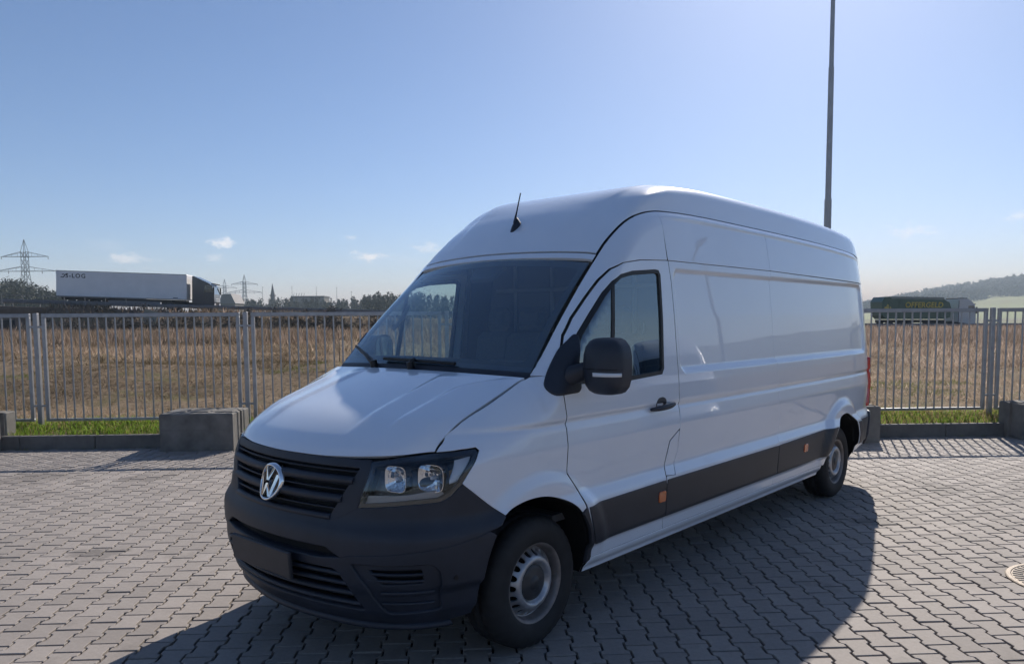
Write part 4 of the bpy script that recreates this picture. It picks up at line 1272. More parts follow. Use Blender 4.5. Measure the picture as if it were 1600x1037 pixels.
ys_ = np.concatenate([np.linspace(0, 14, 60)[:-1], np.linspace(14, 60, 60)[:-1], np.linspace(60, 130, 60)])
GX, GD = np.meshgrid(xs_, ys_)
GY = (10.70 + .0491 * GX) + GD
GZ = ground_z(GX, GY)
# meadow material: dry straw, brown soil and green near the fence
m_field = bpy.data.materials.new('meadow_ground'); m_field.use_nodes = True
n_, l_ = m_field.node_tree.nodes, m_field.node_tree.links
bs = n_['Principled BSDF']; bs.inputs['Roughness'].default_value = 0.95; bs.inputs['Specular IOR Level'].default_value = 0.1
tc_ = n_.new('ShaderNodeTexCoord')
nz1 = n_.new('ShaderNodeTexNoise'); nz1.inputs['Scale'].default_value = 0.9; nz1.inputs['Detail'].default_value = 9; nz1.inputs['Roughness'].default_value = .7
nz2 = n_.new('ShaderNodeTexNoise'); nz2.inputs['Scale'].default_value = 9.0; nz2.inputs['Detail'].default_value = 8; nz2.inputs['Roughness'].default_value = .7
l_.new(tc_.outputs['Object'], nz1.inputs['Vector']); l_.new(tc_.outputs['Object'], nz2.inputs['Vector'])
cr1 = n_.new('ShaderNodeValToRGB')
e_ = cr1.color_ramp.elements
e_[0].position = .30; e_[0].color = (.055, .040, .026, 1); e_[1].position = .75; e_[1].color = (.34, .26, .175, 1)
q_ = e_.new(.5); q_.color = (.20, .15, .10, 1)
l_.new(nz2.outputs['Fac'], cr1.inputs['Fac'])
mxg = n_.new('ShaderNodeMix'); mxg.data_type = 'RGBA'; mxg.inputs['B'].default_value = (.10, .105, .035, 1)
mrg = n_.new('ShaderNodeMapRange'); mrg.inputs['From Min'].default_value = .52; mrg.inputs['From Max'].default_value = .72
l_.new(nz1.outputs['Fac'], mrg.inputs['Value']); l_.new(mrg.outputs['Result'], mxg.inputs['Factor'])
l_.new(cr1.outputs['Color'], mxg.inputs['A']); l_.new(mxg.outputs['Result'], bs.inputs['Base Color'])
bpm = n_.new('ShaderNodeBump'); bpm.inputs['Strength'].default_value = .6; bpm.inputs['Distance'].default_value = .06
l_.new(nz2.outputs['Fac'], bpm.inputs['Height']); l_.new(bpm.outputs['Normal'], bs.inputs['Normal'])
mb = MB()
V = np.stack([GX, GY, GZ], -1); a_, b_ = GX.shape
idx = np.arange(a_ * b_).reshape(a_, b_)
F = np.stack([idx[:-1, :-1], idx[:-1, 1:], idx[1:, 1:], idx[1:, :-1]], -1).reshape(-1, 4)
field = obj('meadow', arr_mesh('meadow', V.reshape(-1, 3), F, True), m_field); tag(field, kind='structure')

# far ground sheet to the horizon
m_far = principled('far_fields', (0.10, 0.115, 0.045), 0.95, noise=(0.01, 0.35))
quad_sheet('ground', [(-9000, -9000), (9000, -9000), (9000, 9000), (-9000, 9000)], -0.35, m_far)

# ------------------------------------------------------------------ grass as blades
def blades(name, X, Y, Z, H, Wd, lean, C, m, two=False):
    n = len(X); az = RNG.uniform(0, 2 * math.pi, n); la = RNG.uniform(0, 2 * math.pi, n)
    dx, dy = np.cos(az) * Wd / 2, np.sin(az) * Wd / 2
    lx, ly = np.cos(la) * lean * H, np.sin(la) * lean * H
    if two:
        P = np.stack([np.stack([X - dx, Y - dy, Z - .01], -1), np.stack([X + dx, Y + dy, Z - .01], -1), np.stack([X + lx * .35 + dx * .7, Y + ly * .35 + dy * .7, Z + H * .6], -1), np.stack([X + lx, Y + ly, Z + H * (1 - .3 * lean)], -1), np.stack([X + lx * .35 - dx * .7, Y + ly * .35 - dy * .7, Z + H * .6], -1)], 1)
        k = 5; T = np.array([(0, 1, 2), (0, 2, 4), (4, 2, 3)])
    else:
        P = np.stack([np.stack([X - dx, Y - dy, Z - .01], -1), np.stack([X + dx, Y + dy, Z - .01], -1), np.stack([X + lx, Y + ly, Z + H * (1 - .3 * lean)], -1)], 1)
        k = 3; T = np.array([(0, 1, 2)])
    F = (T[None] + (np.arange(n) * k)[:, None, None]).reshape(-1, 3)
    me = arr_mesh(name, P.reshape(-1, 3), F)
    at = me.color_attributes.new('blade', 'FLOAT_COLOR', 'POINT')
    Cc = np.repeat(np.concatenate([C, np.ones((n, 1))], 1), k, axis=0).astype(np.float32)
    at.data.foreach_set('color', Cc.ravel())
    o = obj(name, me, m); return o
def blade_mat(name, transl=0.55):
    m = bpy.data.materials.new(name); m.use_nodes = True
    n, l = m.node_tree.nodes, m.node_tree.links; n.clear()
    o = n.new('ShaderNodeOutputMaterial'); a = n.new('ShaderNodeAttribute'); a.attribute_name = 'blade'
    d = n.new('ShaderNodeBsdfDiffuse'); t = n.new('ShaderNodeBsdfTranslucent'); mx = n.new('ShaderNodeMixShader'); mx.inputs['Fac'].default_value = transl
    l.new(a.outputs['Color'], d.inputs['Color']); l.new(a.outputs['Color'], t.inputs['Color'])
    l.new(d.outputs['BSDF'], mx.inputs[1]); l.new(t.outputs['BSDF'], mx.inputs[2]); l.new(mx.outputs['Shader'], o.inputs['Surface'])
    return m
m_blade = blade_mat('grass_blades')
# green verge between kerb and fence
n = 60000
u = RNG.uniform(-13, 14, n); d = RNG.uniform(.10, 1.35, n) 
X, Y = u, YK + .049 * u + d + .0
cl = fbm(X * 2.2, Y * 2.2, 31)
keep = RNG.uniform(0, 1, n) < .35 + 1.1 * (cl - .2)
X, Y, cl = X[keep], Y[keep], cl[keep]
H = RNG.uniform(.05, .14, len(X)) * (.5 + 1.0 * cl)
g0 = np.array((.13, .25, .03)); g1 = np.array((.27, .34, .07)); st_ = np.array((.33, .27, .13))
tt = RNG.uniform(0, 1, (len(X), 1)); C = g0 * (1 - tt) + g1 * tt
dry = RNG.uniform(0, 1, len(X)) < np.where(X > 2, .45, .18)
C[dry] = st_ * RNG.uniform(.7, 1.1, (dry.sum(), 1))
go = blades('verge_grass', X, Y, ground_z(X, Y), H, RNG.uniform(.007, .013, len(X)), RNG.uniform(.2, .9, len(X)), C, m_blade, True)
tag(go, 'short green grass between the kerb and the fence', 'grass', kind='stuff')
# weeds in the gutter joint at the foot of the kerb, and a few in the paving joints
cx_ = np.concatenate([RNG.uniform(-9, 9, 26), RNG.uniform(-8, 8, 14)]); cy_ = np.concatenate([np.full(26, YK - .012), np.round(RNG.uniform(5.5, 10, 14) / PL) * PL])
cnt = RNG.integers(8, 34, 40); cnt[26:] = RNG.integers(3, 8, 14)
kx = np.repeat(cx_, cnt) + RNG.normal(0, .055, cnt.sum()); ky = np.repeat(cy_, cnt) + RNG.normal(0, .008, cnt.sum())
WXY = np.array([yd(a, b)[:2] for a, b in zip(kx, ky)])
tt = RNG.uniform(0, 1, (len(kx), 1)); Cw = np.array((.12, .17, .04)) * (1 - tt) + np.array((.34, .28, .15)) * tt
go2 = blades('joint_weeds', WXY[:, 0], WXY[:, 1], np.full(len(kx), -.005), RNG.uniform(.015, .06, len(kx)), RNG.uniform(.004, .009, len(kx)), RNG.uniform(.3, 1.4, len(kx)), Cw, m_blade)
tag(go2, 'tiny weeds growing from the joints along the foot of the kerb', 'weeds', kind='stuff')
# meadow: short matted straw near, taller dry grass farther out
def scatter(n, d0, d1, x0, x1, power=1.0):
    d = d0 + (d1 - d0) * RNG.uniform(0, 1, n) ** power
    yy = YF + d
    sp = yy * .80
    X = np.where(np.full(n, x0 is None), RNG.uniform(-1, 1, n) * sp, 0)
    return X, yy + .049 * X, d
def straw(n, d0, d1, h0, h1, w0, w1, lean0, lean1, palette, name, label, dens_seed, thr, power=1.0):
    X, Y, d = scatter(n, d0, d1, None, None, power)
    # nothing can be seen straight behind the van, keep fewer there
    ang = X / Y; mid = (ang > -.24) & (ang < .43)
    cl = fbm(X * .8, Y * .8, dens_seed) * .6 + .4 * fbm(X * 2.5, Y * 2.5, dens_seed + 7)
    keep = (RNG.uniform(0, 1, n) < np.clip((cl - thr) * 4, .12, 1)) & (~mid | (RNG.uniform(0, 1, n) < .25))
    X, Y, d, cl = X[keep], Y[keep], d[keep], cl[keep]
    H = RNG.uniform(h0, h1, len(X)) * (.55 + .9 * cl); Wd = RNG.uniform(w0, w1, len(X)) * (1 + d / 25)
    ix = RNG.integers(0, len(palette), len(X)); C = np.array(palette)[ix] * RNG.uniform(.7, 1.2, (len(X), 1))
    # weeds: darker brown patches, strongest on the rough bank at the left
    patch = fbm(X * .55 + 3, Y * .9, 91); lf = sst(2.5, -2.5, X - .12 * Y)
    bankd = sst(1.5, 3.0, d) * sst(9.5, 6.0, d)
    dk = np.clip(sst(.40, .58, patch) * (.35 + .35 * lf) + .65 * lf * bankd, 0, .88)
    C = C * (1 - dk)[:, None] + np.array((.060, .050, .030)) * RNG.uniform(.7, 1.3, (len(X), 1)) * dk[:, None]
    C = C * 1.15
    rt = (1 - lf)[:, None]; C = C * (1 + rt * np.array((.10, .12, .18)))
    green = (fbm(X * .7, Y * .7, 77) > .56) & (RNG.uniform(0, 1, len(X)) < .65) & (d < 6)
    C[green] = np.array((.12, .15, .035)) * RNG.uniform(.7, 1.3, (green.sum(), 1))
    o = blades(name, X, Y, ground_z(X, Y), H, Wd, RNG.uniform(lean0, lean1, len(X)), C, m_blade)
    return tag(o, label, 'grass', kind='stuff')
pal = [(.45, .345, .245), (.37, .28, .19), (.54, .43, .31), (.27, .20, .135), (.40, .30, .21)]
straw(90000, .2, 12, .04, .16, .008, .016, .5, 1.7, pal, 'matted_straw', 'matted dry straw and weeds just beyond the fence', 41, .30)
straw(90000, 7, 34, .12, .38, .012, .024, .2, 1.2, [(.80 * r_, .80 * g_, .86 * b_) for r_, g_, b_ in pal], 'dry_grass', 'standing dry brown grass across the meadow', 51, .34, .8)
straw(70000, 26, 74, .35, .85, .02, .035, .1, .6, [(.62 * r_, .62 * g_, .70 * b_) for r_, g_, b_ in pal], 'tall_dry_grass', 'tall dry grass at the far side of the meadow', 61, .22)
# a few bare weed stalks standing taller than the grass
m_twig = principled('twigs', (.075, .05, .035), .9)
def stalk(x, y, h, label, k=10):
    mb = MB(); z = float(ground_z(x, y))
    mb.tube([(0, 0, -.05), (.02, 0, h * .5), (-.02, .02, h)], [.012, .009, .004], 5)
    for i in range(k):
        t = .3 + .65 * i / k; a = random.uniform(0, 6.28); L_ = h * random.uniform(.15, .35) * (1.1 - t)
        b0 = Vector((0, 0, h * t)); mb.tube([b0, b0 + Vector((math.cos(a) * L_, math.sin(a) * L_, L_ * 1.1))], [.006, .003], 4)
    o = mb.build('weed_stalk', m_twig); o.location = (x, y, z); tag(o, label, 'weed')
for (px, Y_, h, lab) in ((508, 24, 1.05, 'bare brown weed stalk behind the fence near the windscreen'), (530, 19, .75, 'small bare weed stalk right of the taller one by the windscreen')):
    stalk((px - 800) / FPX * Y_, Y_, h, lab)

# ------------------------------------------------------------------ steel fence
m_galv = principled('galvanised_steel', (0.34, 0.35, 0.37), 0.38, metal=0.6, noise=(12, 0.15))
posts = [-9.40, -6.41, -3.39, -.41, 2.37, 5.11, 8.07, 11.07]
FZ0, FZ1 = .27, 1.855
post_labels = ['fence post beyond the left edge', 'galvanised fence post between the two leftmost fence panels', 'galvanised fence post above the concrete block beside the bonnet', 'fence post seen through the cab windows', 'fence post behind the cargo body', 'fence post behind the rear doors', 'galvanised fence post near the right edge beside the concrete block', 'fence post beyond the right edge']
def fence_post(x, label):
    wx, wy, _ = yd(x, YF); z0 = float(ground_z(wx, wy))
    p = empty('fence_post', (wx, wy, z0 - .05), YANG); tag(p, label, 'fence post', 'fence posts')
    H = FZ1 - z0 + .055
    mb = MB(); mb.box((0, 0, H / 2), (.062, .062, H), None, .004); mb.build('post', m_galv, p)
    for zz in (.50, 1.66):
        mb = MB(); mb.box((0, -.012, zz - z0 + .05), (.235, .018, .030), None, .003); mb.build('bracket', m_galv, p)
for x, l in zip(posts, post_labels):
    fence_post(x, l)
panel_labels = ['steel bar fence panel at the left edge', 'long steel bar fence panel left of the van, in front of the white trailer', 'steel bar fence panel running behind the windscreen', 'steel bar fence panel hidden behind the cab', 'steel bar fence panel hidden behind the cargo body', 'steel bar fence panel right of the van rear', 'steel bar fence panel at the right edge']
def fence_panel(x0, x1, label):
    a, b = x0 + .085, x1 - .085; L = b - a; wx, wy, _ = yd((a + b) / 2, YF)
    p = empty('steel_fence', (wx, wy, 0), YANG); tag(p, label, 'fence', 'steel fence panels')
    mb = MB(); mb.box((0, 0, FZ1 - .03), (L, .05, .058), None, .004); mb.build('top_rail', m_galv, p)
    mb = MB(); mb.box((0, 0, FZ0 + .02), (L, .045, .040), None, .004); mb.build('bottom_rail', m_galv, p)
    for s in (-1, 1):
        mb = MB(); mb.box((s * (L / 2 - .025), 0, (FZ0 + FZ1) / 2 - .01), (.050, .046, FZ1 - FZ0 - .10), None, .004); mb.build('end_upright', m_galv, p)
    nb = int(round((L - .05) / .1285)); me = None
    for k in range(1, nb):
        xx = -L / 2 + .025 + (L - .05) * k / nb
        if me is None:
            mb = MB(); mb.tube([(0, 0, FZ0 + .038), (0, 0, FZ1 - .057)], .0125, 8, cap=False); me = mb.mesh('bar'); me.materials.append(m_galv)
        o = bpy.data.objects.new('bar', me); link(o, p); o.location = (xx, 0, 0); o.rotation_euler = (0, 0, random.uniform(0, .7))
for k in range(len(posts) - 1):
    fence_panel(posts[k], posts[k + 1], panel_labels[k])

# ------------------------------------------------------------------ road, guard rail, bridge
m_asph = principled('asphalt', (.055, .055, .058), .9, noise=(3, .15))
m_rail = principled('rail_steel', (.20, .205, .215), .55, metal=.4, noise=(3, .2))
xs2 = np.linspace(-150, 150, 90)
G = np.array([[(x, road_y(x) + o, road_z(x) + .05) for o in (-5.2, 5.2)] for x in xs2])
mb = MB(); mb.grid(G, False); ro = mb.build('road', m_asph, fix=False); tag(ro, kind='structure')
def polyrail(name, x0, x1, off, zs, post_step, m, label, wave=True):
    o = empty(name, (0, 0, 0)); tag(o, label, 'guard rail')
    X = np.linspace(x0, x1, max(2, int((x1 - x0) / 3)))
    for (z0, z1) in zs:
        mb = MB(); G = []
        for x in X:
            y, z = road_y(x) + off, float(road_z(x))
            G.append([(x, y, z + z0), (x, y - .06, z + z0 * .75 + z1 * .25), (x, y - .02, z + (z0 + z1) / 2), (x, y - .06, z + z0 * .25 + z1 * .75), (x, y, z + z1), (x, y + .04, z + z1), (x, y + .04, z + z0)])
        mb.grid(np.array(G), False, closed=True); mb.build('rail', m, o)
    x = x0; me = None
    if me is None:
        mb = MB(); mb.box((0, .08, .1), (.10, .08, 1.3)); me = mb.mesh('post'); me.materials.append(m)
    while x < x1:
        q = bpy.data.objects.new('post', me); link(q, o); q.location = (x, road_y(x) + off, float(road_z(x)) - .05); x += post_step
    return o
polyrail('guard_rail', -120, 120, -5.8, [(.42, .76)], 4.0, m_rail, 'grey steel guard rail along the near side of the road')
polyrail('guard_rail', -120, 120, 5.8, [(.42, .76)], 4.0, m_rail, 'grey steel guard rail along the far side of the road')
# bridge over an underpass at the left
m_brid = principled('bridge_concrete', (.135, .105, .088), .9, noise=(1.2, .25, 8), bump=(12, .4, .03))
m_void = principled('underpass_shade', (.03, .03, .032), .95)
br = empty('road_bridge', (0, 0, 0)); tag(br, 'concrete road bridge with dark underpass behind the left fence panel', 'bridge')
X = np.linspace(-76, -38, 14)
G = np.array([[(x, road_y(x) - 7.6, road_z(x) - 2.0), (x, road_y(x) - 7.6, road_z(x) - .32), (x, road_y(x) - 6.9, road_z(x) - .32), (x, road_y(x) - 6.9, road_z(x) - 2.0)] for x in X])
mb = MB(); mb.grid(G, False, closed=True); mb.add(G[0], [(0, 1, 2, 3)]); mb.add(G[-1], [(0, 1, 2, 3)]); mb.build('deck_edge', m_brid, br)
G = np.array([[(x, road_y(x) - 7.9, road_z(x) - .32), (x, road_y(x) - 7.9, road_z(x) + .05), (x, road_y(x) - 6.9, road_z(x) + .05), (x, road_y(x) - 6.9, road_z(x) - .32)] for x in X])
mb = MB(); mb.grid(G, False, closed=True); mb.add(G[-1], [(0, 1, 2, 3)]); mb.build('coping', m_brid, br)
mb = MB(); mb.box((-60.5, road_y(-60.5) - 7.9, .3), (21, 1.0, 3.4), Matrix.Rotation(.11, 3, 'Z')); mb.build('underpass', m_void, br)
for x in (-71.6, -49.5):
    mb = MB(); mb.box((x, road_y(x) - 7.6, .4), (1.0, 2.6, 3.4)); mb.build('abutment', m_brid, br)
for x in np.arange(-76, -38, 2.0):
    mb = MB(); mb.box((x, road_y(x) - 7.4, float(road_z(x)) + .75), (.05, .05, .9)); mb.build('railing_post', m_rail, br)
mb = MB()
for zz in (.80, 1.2): mb.tube([(x, road_y(x) - 7.4, float(road_z(x)) + zz) for x in X], .03, 6)
mb.build('railing', m_rail, br)

# back of a small board standing on the bank
m_board = principled('board_grey', (.22, .22, .19), .8, noise=(2, .2))
bd_ = empty('sign_board', (-36.4, 77.2, .55)); tag(bd_, 'grey back of a leaning board below the white trailer', 'sign')
mb = MB(); mb.box((.0, 0, 1.6), (1.35, .06, 1.5), Matrix.Rotation(R(16), 3, 'Y')); mb.build('board', m_board, bd_)
mb = MB(); mb.box((.45, .1, .4), (.9, .08, 1.3)); mb.build('lower_board', m_board, bd_)
for x in (.1, .8):
    mb = MB(); mb.box((x, .2, .6), (.07, .07, 1.9)); mb.build('leg', m_rail, bd_)

# ------------------------------------------------------------------ lorries
m_white = principled('trailer_white', (.84, .84, .85), .5, noise=(.8, .06))
m_navy = principled('cab_dark_blue', (.012, .017, .035), .3, coat=.6)
m_chas = principled('chassis_dark', (.02, .021, .024), .7)
m_letter = principled('dark_lettering', (.03, .03, .04), .6)
m_green = principled('tipper_green', (.022, .085, .055), .45, coat=.3, noise=(1.0, .1))
m_greenl = principled('tipper_cover', (.25, .27, .24), .7)
m_yellow = principled('yellow_lettering', (.55, .43, .08), .6)
m_silverc = principled('cab_silver', (.50, .52, .54), .4, coat=.4)
m_cabglass = principled('cab_glass', (.02, .03, .03), .08, coat=1.0)
m_lampw = principled('headlamp_white', (.8, .82, .84), .15, coat=1.0)
m_skirt = principled('side_skirt', (.16, .165, .175), .6)
def truck_wheel(parent, x, y):
    mb = MB(); mb.tube([(x, y - .14, .5), (x, y - .13, .5), (x, y + .13, .5), (x, y + .14, .5)], [.40, .5, .5, .40], 24); w = mb.build('wheel', MAT['rubber'], parent)
    mb = MB(); mb.tube([(x, y - .155, .5), (x, y - .10, .5)], [.24, .28], 16); mb.build('rim', MAT['lip'], w)
def cab(parent, x0, m, hgt, fairing=True):
    # x0: rear of the cab; front at x0+2.25; driving towards +x
    o = [(x0, .9), (x0 + 2.3, .55), (x0 + 2.38, 1.1), (x0 + 2.32, 1.95), (x0 + 2.12, 2.85), (x0 + 1.75, 3.15), (x0 + .2, hgt), (x0, hgt)]
    if not fairing: o = [(x0, .9), (x0 + 2.3, .55), (x0 + 2.38, 1.1), (x0 + 2.34, 2.2), (x0 + 2.16, 3.05), (x0 + 1.8, 3.4), (x0 + 1.2, hgt), (x0, hgt)]
    mb = MB(); mb.prism(o, 1, -1.24, 1.24); c = mb.build('cab', m, parent)
    for s in (-1, 1):
        mb = MB(); mb.prism([(x0 + 1.25, 2.15), (x0 + 2.2, 2.15), (x0 + 2.05, 2.9), (x0 + 1.35, 2.9)], 1, s * 1.245 - .006, s * 1.245 + .006); mb.build('side_window', m_cabglass, c)
        mb = MB(); mb.box((x0 + 2.32, s * 1.38, 2.35), (.12, .24, .8), None, .04); mb.build('mirror', m_chas, c)
        mb = MB(); mb.box((x0 + 2.33, s * .95, .85), (.12, .45, .22), None, .03); mb.build('headlamp', m_lampw, c)
        mb = MB(); mb.box((x0 + 1.0, s * 1.10, .55), (1.9, .26, .5), None, .05); mb.build('step', m_chas, c)
        mb = MB(); mb.prism([(x0 + 1.2, 1.2), (x0 + 2.0, 1.2), (x0 + 2.1, 1.85), (x0 + 1.2, 1.85)], 1, s * 1.243 - .003, s * 1.243 + .003); mb.build('door_line', m, c)
    mb = MB(); mb.add([(x0 + 2.335, -1.12, 1.95), (x0 + 2.335, 1.12, 1.95), (x0 + 2.165, 1.08, 2.72), (x0 + 2.165, -1.08, 2.72)], [(0, 1, 2, 3)]); mb.build('windscreen', m_cabglass, c, fix=False)
    mb = MB(); mb.box((x0 + 2.16, 0, 3.08), (.40, 2.3, .12), None, .03); mb.build('sun_visor', m_chas, c)
    mb = MB(); mb.box((x0 + .06, 0, 2.2), (.10, 2.52, 2.7), None, .03); mb.build('rear_trim', m_chas, c)
    if not fairing: mb = MB(); mb.box((x0 + .6, 0, hgt + .04), (1.25, 2.3, .14), None, .04); mb.build('roof_deflector', m_chas, c)
    for k in range(3):
        mb = MB(); mb.box((x0 + 2.40, 0, 1.0 + .22 * k), (.04, 1.6, .06)); mb.build('grille_bar', m_lampw if k else m_chas, c)
    for x in (x0 + 1.3, x0 - 2.3):
        for y in (-1.0, 1.0): truck_wheel(parent, x, y)
    mb = MB(); mb.box((x0 - 1.2, 0, .85), (4.6, .9, .3)); mb.build('chassis', m_chas, parent)
    return c
def lorry_pose(xc):
    return (xc, road_y(xc) - 1.9, float(road_z(xc)) + .06), math.atan(.11), math.atan((float(road_z(xc + 6)) - float(road_z(xc - 6))) / 12)
# white box trailer
loc, rz, pit = lorry_pose(-42.6)
t1 = empty('articulated_lorry', loc, rz); t1.rotation_euler = (0, -pit, rz)
tag(t1, 'articulated lorry with plain white box trailer and dark blue cab on the left bridge', 'lorry', 'lorries on the road')
mb = MB(); mb.box((0, 0, 2.62), (13.5, 2.5, 2.76), None, .04); tr1 = mb.build('trailer_box', m_white, t1)
for zz, h_ in ((1.27, .06), (3.985, .05)):
    mb = MB(); mb.box((0, -1.252, zz), (13.5, .02, h_)); mb.build('edge_strip', m_rail, tr1)
mb = MB(); mb.box((6.76, 0, 2.62), (.03, 2.4, 2.6)); mb.build('front_wall', m_white, tr1)
mb = MB(); mb.box((0, 0, 1.05), (13.0, 1.2, .28)); mb.build('chassis', m_chas, t1)
mb = MB(); mb.box((1.3, -1.18, .72), (5.4, .06, .5)); mb.build('side_skirt', m_skirt, t1)
for x in (-5.2, -3.9, -2.6):
    for y in (-1.0, 1.0): truck_wheel(t1, x, y)
me = text_mesh('lettering', 'S-LOG', .62, .004, 0, 1.25, .012); lt = obj('lettering', me, m_letter, tr1); lt.rotation_euler = (R(90), 0, 0); lt.location = (-4.75, -1.258, 3.45)
mb = MB()
for a, b in (((-6.25, 3.30), (-5.95, 3.30)), ((-5.95, 3.30), (-5.85, 3.56)), ((-5.85, 3.56), (-5.55, 3.60)), ((-6.1, 3.58), (-5.95, 3.62))):
    mb.box(((a[0] + b[0]) / 2, -1.258, (a[1] + b[1]) / 2), (math.hypot(b[0] - a[0], b[1] - a[1]) + .03, .006, .09), Matrix.Rotation(-math.atan2(b[1] - a[1], b[0] - a[0]), 3, 'Y'))
mb.build('logo_mark', m_letter, tr1)
mb = MB(); mb.box((5.6, -1.257, 1.42), (.5, .006, .07)); mb.build('small_sign', m_letter, tr1)
cab(t1, 7.35, m_navy, 3.85)
# green bulk tipper
loc, rz, pit = lorry_pose(49.4)
t2 = empty('tipper_lorry', loc, rz); t2.rotation_euler = (0, -pit, rz)
tag(t2, 'tipper lorry with dark green bulk trailer, yellow lettering and silver cab on the right', 'lorry', 'lorries on the road')
o = [(-4.45, 1.75), (-4.55, 3.35), (-4.2, 3.95), (-3.5, 3.95), (-3.3, 3.72), (3.6, 3.62), (4.25, 3.3), (4.5, 2.6), (4.4, 1.5), (3.6, 1.25), (-3.9, 1.25)]
mb = MB(); mb.prism(o, 1, -1.24, 1.24); tb = mb.build('tipper_body', m_green, t2)
mb = MB(); mb.prism([(-3.4, 3.72), (3.7, 3.62), (3.55, 3.92), (-3.2, 4.0)], 1, -1.15, 1.15); mb.build('tarpaulin', m_greenl, tb)
for x in (-3.6, -2.2, 3.2):
    mb = MB(); mb.box((x, -1.25, 2.4), (.10, .05, 2.1)); mb.build('rib', m_green, tb)
me = text_mesh('lettering', 'OFFERGELD', .92, .004, .1, 1.02, .022); lt = obj('lettering', me, m_yellow, tb); lt.rotation_euler = (R(90), 0, 0); lt.location = (.9, -1.29, 2.95)
mb = MB(); mb.prism([(-4.3, 2.55), (-3.3, 2.55), (-3.45, 2.75), (-4.15, 2.75)], 1, -1.262, -1.25); mb.prism([(-4.0, 2.82), (-3.6, 2.82), (-3.8, 3.08)], 1, -1.262, -1.25); mb.build('emblem', m_yellow, tb)
mb = MB(); mb.box((0, 0, 1.0), (8.6, 1.0, .35)); mb.build('chassis', m_chas, t2)
for x in (-3.4, -2.1, -.8):
    for y in (-1.0, 1.0): truck_wheel(t2, x, y)
cab(t2, 5.45, m_silverc, 3.75, False)

# ------------------------------------------------------------------ lamp post behind the van
m_lampp = principled('lamp_post_steel', (.42, .435, .455), .5, metal=.3, noise=(3, .1))
lp = empty('street_lamp', (16.36, 40.0, 0.2)); tag(lp, 'tall tapered grey lamp post rising behind the rear of the van', 'lamp post')
mb = MB(); mb.tube([(0, 0, -.3), (0, 0, 7.6)], [.19, .175], 16); mb.build('pole_base', m_lampp, lp)
mb = MB(); mb.tube([(0, 0, 7.55), (0, 0, 14.2)], [.148, .134], 16); mb.build('pole_middle', m_lampp, lp)
mb = MB(); mb.tube([(0, 0, 14.15), (0, 0, 20.2)], [.115, .095], 16); mb.build('pole_top', m_lampp, lp)
mb = MB(); mb.tube([(0, 0, 20.1), (0, .5, 20.4), (0, 1.3, 20.5)], [.05, .045, .04], 10); mb.build('arm', m_lampp, lp)
mb = MB(); mb.box((0, 1.6, 20.5), (.32, .8, .12), None, .03); mb.build('lamp_head', m_lampp, lp)

# ------------------------------------------------------------------ pylons, tower, masts, far building
m_lat = principled('lattice_steel', (.16, .165, .175), .7)
def pylon(x, y, H, label, th=.22):
    p = empty('power_pylon', (x, y, 0)); tag(p, label, 'pylon', 'power pylons')
    mb = MB()
    wb, wt = H * .085, H * .028
    lev = np.linspace(0, .86, 11) 
    def wd(t): return wb + (wt - wb) * min(t / .62, 1) if t < .62 else wt
    C = [(-1, -1), (1, -1), (1, 1), (-1, 1)]
    for k in range(len(lev) - 1):
        a, b = lev[k], lev[k + 1]
        for i in range(4):
            c0, c1 = C[i], C[(i + 1) % 4]
            mb.tube([(c0[0] * wd(a), c0[1] * wd(a), a * H), (c0[0] * wd(b), c0[1] * wd(b), b * H)], th, 4, False, False)
            mb.tube([(c0[0] * wd(a), c0[1] * wd(a), a * H), (c1[0] * wd(b), c1[1] * wd(b), b * H)], th * .6, 4, False, False)
            mb.tube([(c1[0] * wd(a), c1[1] * wd(a), a * H), (c0[0] * wd(b), c0[1] * wd(b), b * H)], th * .6, 4, False, False)
    for c0 in C: mb.tube([(c0[0] * wt, c0[1] * wt, .86 * H), (0, 0, H)], th * .8, 4, False, False)
    mb.build('tower', m_lat, p)
    for zz, L in ((.63, .36), (.80, .275)):
        mb = MB(); z0 = zz * H
        for s in (-1, 1):
            for yy in (-1, 1):
                mb.tube([(0, yy * wt, z0), (s * L * H, 0, z0)], th * .8, 4, False, False)
                mb.tube([(s * wt, yy * wt, z0 + .055 * H), (s * L * H, 0, z0)], th * .7, 4, False, False)
            for q in (.3, .55, .78):
                mb.tube([(s * L * H * q, 0, z0), (s * L * H * q, 0, z0 + .055 * H * (1 - q))], th * .5, 4, False, False)
            for q in ((.55, 1.0) if zz < .7 else (1.0,)):
                mb.tube([(s * L * H * q, 0, z0), (s * L * H * q, 0, z0 - .03 * H)], th * 1.1, 5, False, False)
        mb.build('crossarm', m_lat, p)
pylon(at_px(39.5, 420, 560)[0], 560, at_px(39.5, 374, 560)[2], 'large lattice pylon above the trees at the far left', .24)
pylon(at_px(351, 450, 1250)[0], 1250, at_px(351, 436, 1250)[2], 'faint small pylon just right of the dark lorry cab', .32)
pylon(at_px(382, 450, 1050)[0], 1050, at_px(382, 429, 1050)[2], 'small distant pylon right of the faint one', .34)
m_slate = principled('slate', (.05, .052, .06), .7)
m_wall = principled('far_wall', (.17, .16, .15), .9)
x, y, z = at_px(425.5, 442, 600)
sp = empty('spire_tower', (x, y, 0)); tag(sp, 'narrow tower with dark pointed spire above the far trees', 'tower')
mb = MB(); mb.box((0, 0, z * .34), (2.8, 2.8, z * .68)); mb.build('shaft', m_slate, sp)
mb = MB(); mb.box((0, 0, z * .69), (3.6, 3.6, 1.2)); mb.build('cornice', m_slate, sp)
mb = MB(); mb.tube([(0, 0, z * .70), (0, 0, z * .86), (0, 0, z)], [1.7, .8, .05], 8, True, False); mb.build('spire', m_slate, sp)
